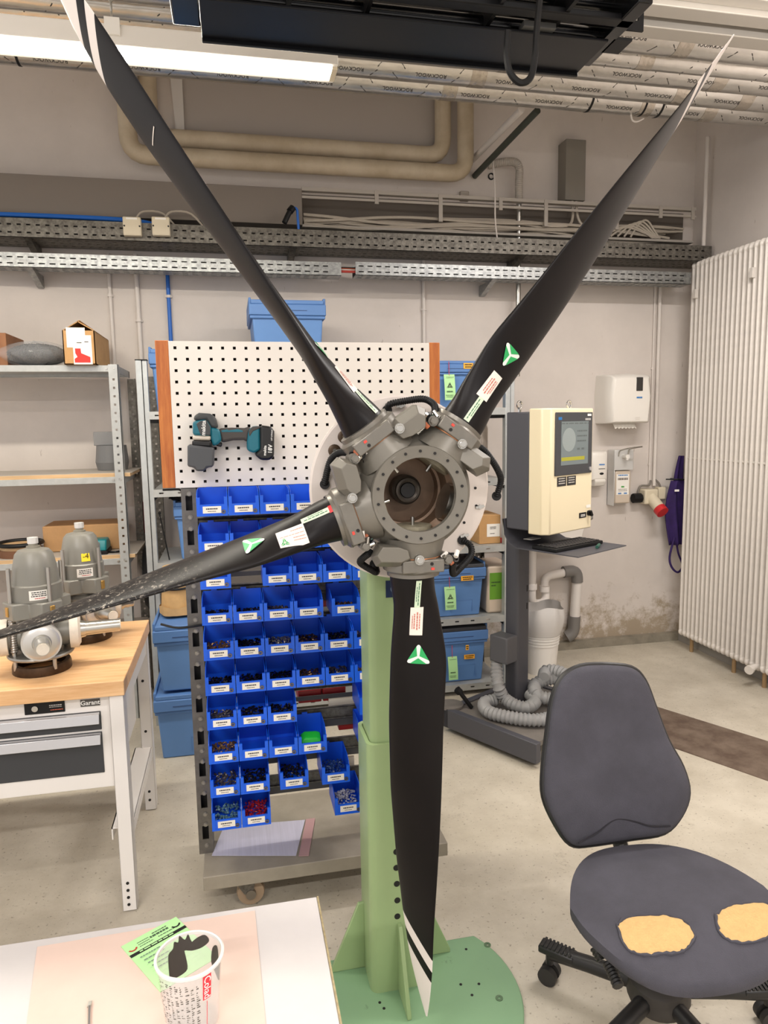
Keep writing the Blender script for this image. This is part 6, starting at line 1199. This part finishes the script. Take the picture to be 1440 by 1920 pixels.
for k in range(5):
    a = R_(134+72*k); u = V((math.cos(a), math.sin(a), 0)); o0 = V((BCX, BCY, 0.12)); e = o0+u*0.31-V((0, 0, 0.022))
    arm = part(t, 'base_arm', MB().tube([o0+u*0.05, o0+u*0.2-V((0, 0, 0.01)), e], [0.024, 0.023, 0.022], 12), cbk)
    pad = MB(); w_ = V((-u.y, u.x, 0))
    pad.obox(e+V((0, 0, 0.012))-u*0.02, u*0.055, w_*0.023, V((0, 0, 0.012)))
    part(arm, 'foot_pad', pad, cbk, bevel=0.006)
    for j in range(8): part(arm, 'pad_ridge', MB().obox(e+V((0, 0, 0.025))-u*(0.062-0.012*j), u*0.003, w_*0.021, V((0, 0, 0.003))), cbk)
    cx_ = e+u*0.005
    cs = part(arm, 'caster', MB().cyl(V((cx_.x, cx_.y, 0.06)), V((cx_.x, cx_.y, 0.10)), 0.012, n=10).cyl(V((cx_.x, cx_.y, 0.028))-w_*0.022, V((cx_.x, cx_.y, 0.028))+w_*0.022, 0.016, n=16), cbk)
    for sgn in (-1, 1): part(cs, 'caster_wheel', MB().cyl(V((cx_.x, cx_.y, 0.028))+w_*0.008*sgn, V((cx_.x, cx_.y, 0.028))+w_*0.026*sgn, 0.028, n=20), M('caster_dark', (44, 42, 40), 0.6))
for (p0, p1) in (((1115, 1775), (1128, 1800)), ((1140, 1805), (1160, 1850))):
    a, b = PZ(*p0, 0.34), PZ(*p1, 0.32)
    lv = part(t, 'adjust_lever', corr_tube(MB(), [a, b], 0.014, 0.008, 0.10), cbk); part(lv, 'lever_stem', MB().cyl((a+b)/2, (BCX-0.03, BCY-0.03, 0.39), 0.006, n=8), cbk)
# ================================================================== front table
tw_ = M('table_white', (204, 200, 198), 0.42, var=0.05, vscale=8)
t = thing('work_table', 'white-topped table in front at the lower left corner', 'table', (-0.6, 0.8, 0))
part(t, 'table_top', MB().box(-1.35, 0.131, 0.30, 1.33, 0.712, 0.75), tw_, bevel=0.002)
part(t, 'edge_strip', MB().box(0.131, 0.1345, 0.30, 1.33, 0.712, 0.7505), M('chipped_edge', (176, 160, 122), 0.7, var=0.4, vscale=60))
for x in (-1.3, 0.04):
    for y in (0.36, 1.24): part(t, 'leg', MB().box(x, x+0.05, y, y+0.05, 0, 0.712), lg, bevel=0.002)
pk = [PZ(70, 1777, 0.75), PZ(478, 1709, 0.75), PZ(499, 1925, 0.75), PZ(40, 1990, 0.75)]
single('paper_sheet', 'large pinkish blotting paper sheet lying on the front table', 'paper', MB().add([V((p.x, p.y, 0.7506)) for p in pk]+[V((p.x, p.y, 0.7520)) for p in pk], [(0, 1, 2, 3), (7, 6, 5, 4), (0, 4, 5, 1), (1, 5, 6, 2), (2, 6, 7, 3), (3, 7, 4, 0)]), M('pink_paper', (216, 192, 179), 0.8, var=0.05, vscale=10))
# green note
nA, nB = PZ(227, 1776, 0.752), PZ(330, 1720, 0.752); nu = (nB-nA).normalized(); nv = V((nu.y, -nu.x, 0)); wN = (nB-nA).length; hN = 0.150
t = thing('note_sheet', 'pale green telephone note with black band beside plastic cup', 'note', (nA.x+0.08, nA.y-0.04, 0.752))
part(t, 'sheet', MB().prism([(0, 0), (wN, 0), (wN, hN), (0, hN)], V((nA.x, nA.y, 0.7522)), nu, nv, (0, 0, 0.0012)), green_card)
def nf(z): return lambda x, y: V((nA.x, nA.y, z))+nu*x+nv*y
part(t, 'black_band', card(nf(0.7538), 0, wN, 0.034, 0.042), ink)
part(t, 'band_print', bars_mb([(0.018, 0.085, 0.038, 0.003)], nf(0.7542)), green_card)
part(t, 'heading_print', bars_mb([(0.048, 0.085, 0.017, 0.005), (0.055, 0.085, 0.010, 0.0025), (0.06, 0.095, 0.026, 0.002), (0.024, 0.046, 0.014, 0.0018), (0.024, 0.046, 0.020, 0.0018), (0.024, 0.05, 0.026, 0.0018)], nf(0.7538)), M('note_ink', (66, 90, 66), 0.7))
part(t, 'ruled_lines', bars_mb([(0.012, 0.10, 0.055+0.011*k, 0.0005) for k in range(8)], nf(0.7538)), M('rule_green', (150, 196, 140), 0.7))
part(t, 'handwriting', bars_mb([(0.012+0.002*k, 0.05+0.004*(k % 3), 0.052+0.011*k, 0.0028) for k in range(5)], nf(0.7539), seed=4), M('pencil', (112, 140, 120), 0.7))
for c_, rad_, m_ in (((0.012, 0.020), 0.009, M('phone_red', (176, 56, 44), 0.6)), ((0.098, 0.018), 0.010, ink)):
    f_ = nf(0.7540); part(t, 'phone_mark', MB().add([f_(c_[0]+rad_*k*math.cos(a), c_[1]+rad_*k*math.sin(a)) for a in [0.3+i*0.25 for i in range(11)] for k in (0.65, 1.0)], [(2*i, 2*i+1, 2*i+3, 2*i+2) for i in range(10)]), m_)
# plastic mixing cup
zt = 0.868; rc = PZ(355, 1789, zt); CX, CY = rc.x, rc.y; R1, R0 = 0.0505, 0.0405; ZB = 0.7525
cupm = film_mat('clear_cup_plastic', (226, 224, 220), 0.76, 0.12)
t = thing('mixing_cup', 'clear plastic mixing cup with printed scales and dried black residue', 'cup', (CX, CY, ZB))
part(t, 'cup_wall', MB().lathe([(0.002, 0.001), (R0-0.001, 0.001), (R1-0.0012, zt-ZB), (R1, zt-ZB), (R0, 0.0), (0.002, 0.0)], (CX, CY, ZB), (0, 0, 1), 56), cupm, angle=50)
part(t, 'rim', MB().lathe([(R1-0.001, zt-ZB-0.004), (R1+0.003, zt-ZB-0.004), (R1+0.0035, zt-ZB), (R1+0.001, zt-ZB+0.002), (R1-0.001, zt-ZB+0.001)], (CX, CY, ZB), (0, 0, 1), 56, True), film_mat('rim_plastic', (236, 234, 230), 0.25, 0.2))
def cupf(off, a0=0.0): return lambda a, h: V((CX, CY, h))+V((math.cos(a+a0), math.sin(a+a0), 0))*(R0+(R1-R0)*(h-ZB)/(zt-ZB)+off)
fo = cupf(0.0006); view = math.atan2(-CY, -CX)
rr = random.Random(8); sc_ = MB(); ks_ = MB()
for j in range(11):
    a = view-1.55+0.17*j
    if 0.30 < a-view < 0.72: continue
    for i in range(26):
        h = ZB+0.006+i*0.0037
        if rr.random() < 0.8: w_ = rr.uniform(0.02, 0.12); sc_.add([fo(a, h), fo(a+w_, h), fo(a+w_, h+rr.choice((0.0008, 0.002, 0.0026))), fo(a, h+0.0012)], [(0, 1, 2, 3)])
part(t, 'printed_scale', sc_, M('scale_print', (84, 78, 70), 0.6))
rd = part(t, 'brand_panel', MB().grid(lambda a, b: fo(view+0.36+0.30*a, ZB+0.066+0.042*b), 6, 4), M('brand_red', (226, 46, 60), 0.5), label='red brand panel')
fo2 = cupf(0.0012); part(rd, 'brand_lettering', text_mb('Colad', 0.0165, lambda x, y: fo2(view+0.505+y/0.049, ZB+0.087-x), bold=0.01), lw2)
part(t, 'red_line', MB().grid(lambda a, b: fo(view+0.50+0.02*a, ZB+0.01+0.052*b), 1, 4), MATS['brand_red'])
fi = cupf(-0.0016)
res = [(-0.62, 0.060), (-0.5, 0.052), (-0.2, 0.05), (0.02, 0.056), (0.0, 0.075), (-0.05, 0.088), (0.2, 0.085), (0.5, 0.090), (0.75, 0.104), (0.6, 0.112), (0.35, 0.106), (0.2, 0.100), (0.1, 0.114), (0.0, 0.106), (-0.15, 0.116), (-0.2, 0.106), (-0.32, 0.110), (-0.38, 0.100), (-0.55, 0.096), (-0.6, 0.08)]
def blob(poly, a0):
    fr_ = [(p.x, p.y) for p in smooth_path([V((a, h, 0)) for a, h in list(poly)+[poly[0]]], 3)[:-1]]; ca2 = sum(p[0] for p in fr_)/len(fr_); ch2 = sum(p[1] for p in fr_)/len(fr_); mb = MB(); k = len(fr_)
    for sc2 in (1, 0.75, 0.5, 0.25): mb.v += [tuple(fi(a0+ca2+(a-ca2)*sc2, ZB+ch2+(h-ch2)*sc2)) for a, h in fr_]
    mb.v.append(tuple(fi(a0+ca2, ZB+ch2)))
    for j in range(3):
        for i in range(k): mb.f.append((j*k+i, j*k+(i+1) % k, (j+1)*k+(i+1) % k, (j+1)*k+i))
    for i in range(k): mb.f.append((3*k+i, 3*k+(i+1) % k, 4*k))
    mb.mi = [0]*len(mb.f); return mb
rsd = M('dried_residue', (58, 53, 48), 0.5)
rear = view+math.pi
part(t, 'residue', blob([(-a*1.15, h) for a, h in res], rear+0.12), rsd)
part(t, 'residue', blob([(-0.45, 0.06), (-0.2, 0.052), (0.1, 0.058), (0.3, 0.07), (0.25, 0.095), (0.0, 0.104), (-0.15, 0.09), (-0.2, 0.075), (-0.32, 0.09), (-0.42, 0.085)], rear-1.15), rsd)
q = PZ(168, 1890, 0.753); single('small_screwdriver', 'tip of a small steel tool at bottom edge of front table', 'tool', MB().cyl((q.x, q.y, 0.7565), (q.x+0.008, q.y-0.05, 0.7565), 0.0022, n=8).obox((q.x-0.0005, q.y+0.004, 0.7565), (0.003, 0, 0), (0, 0.006, 0), (0, 0, 0.0012)), steel)
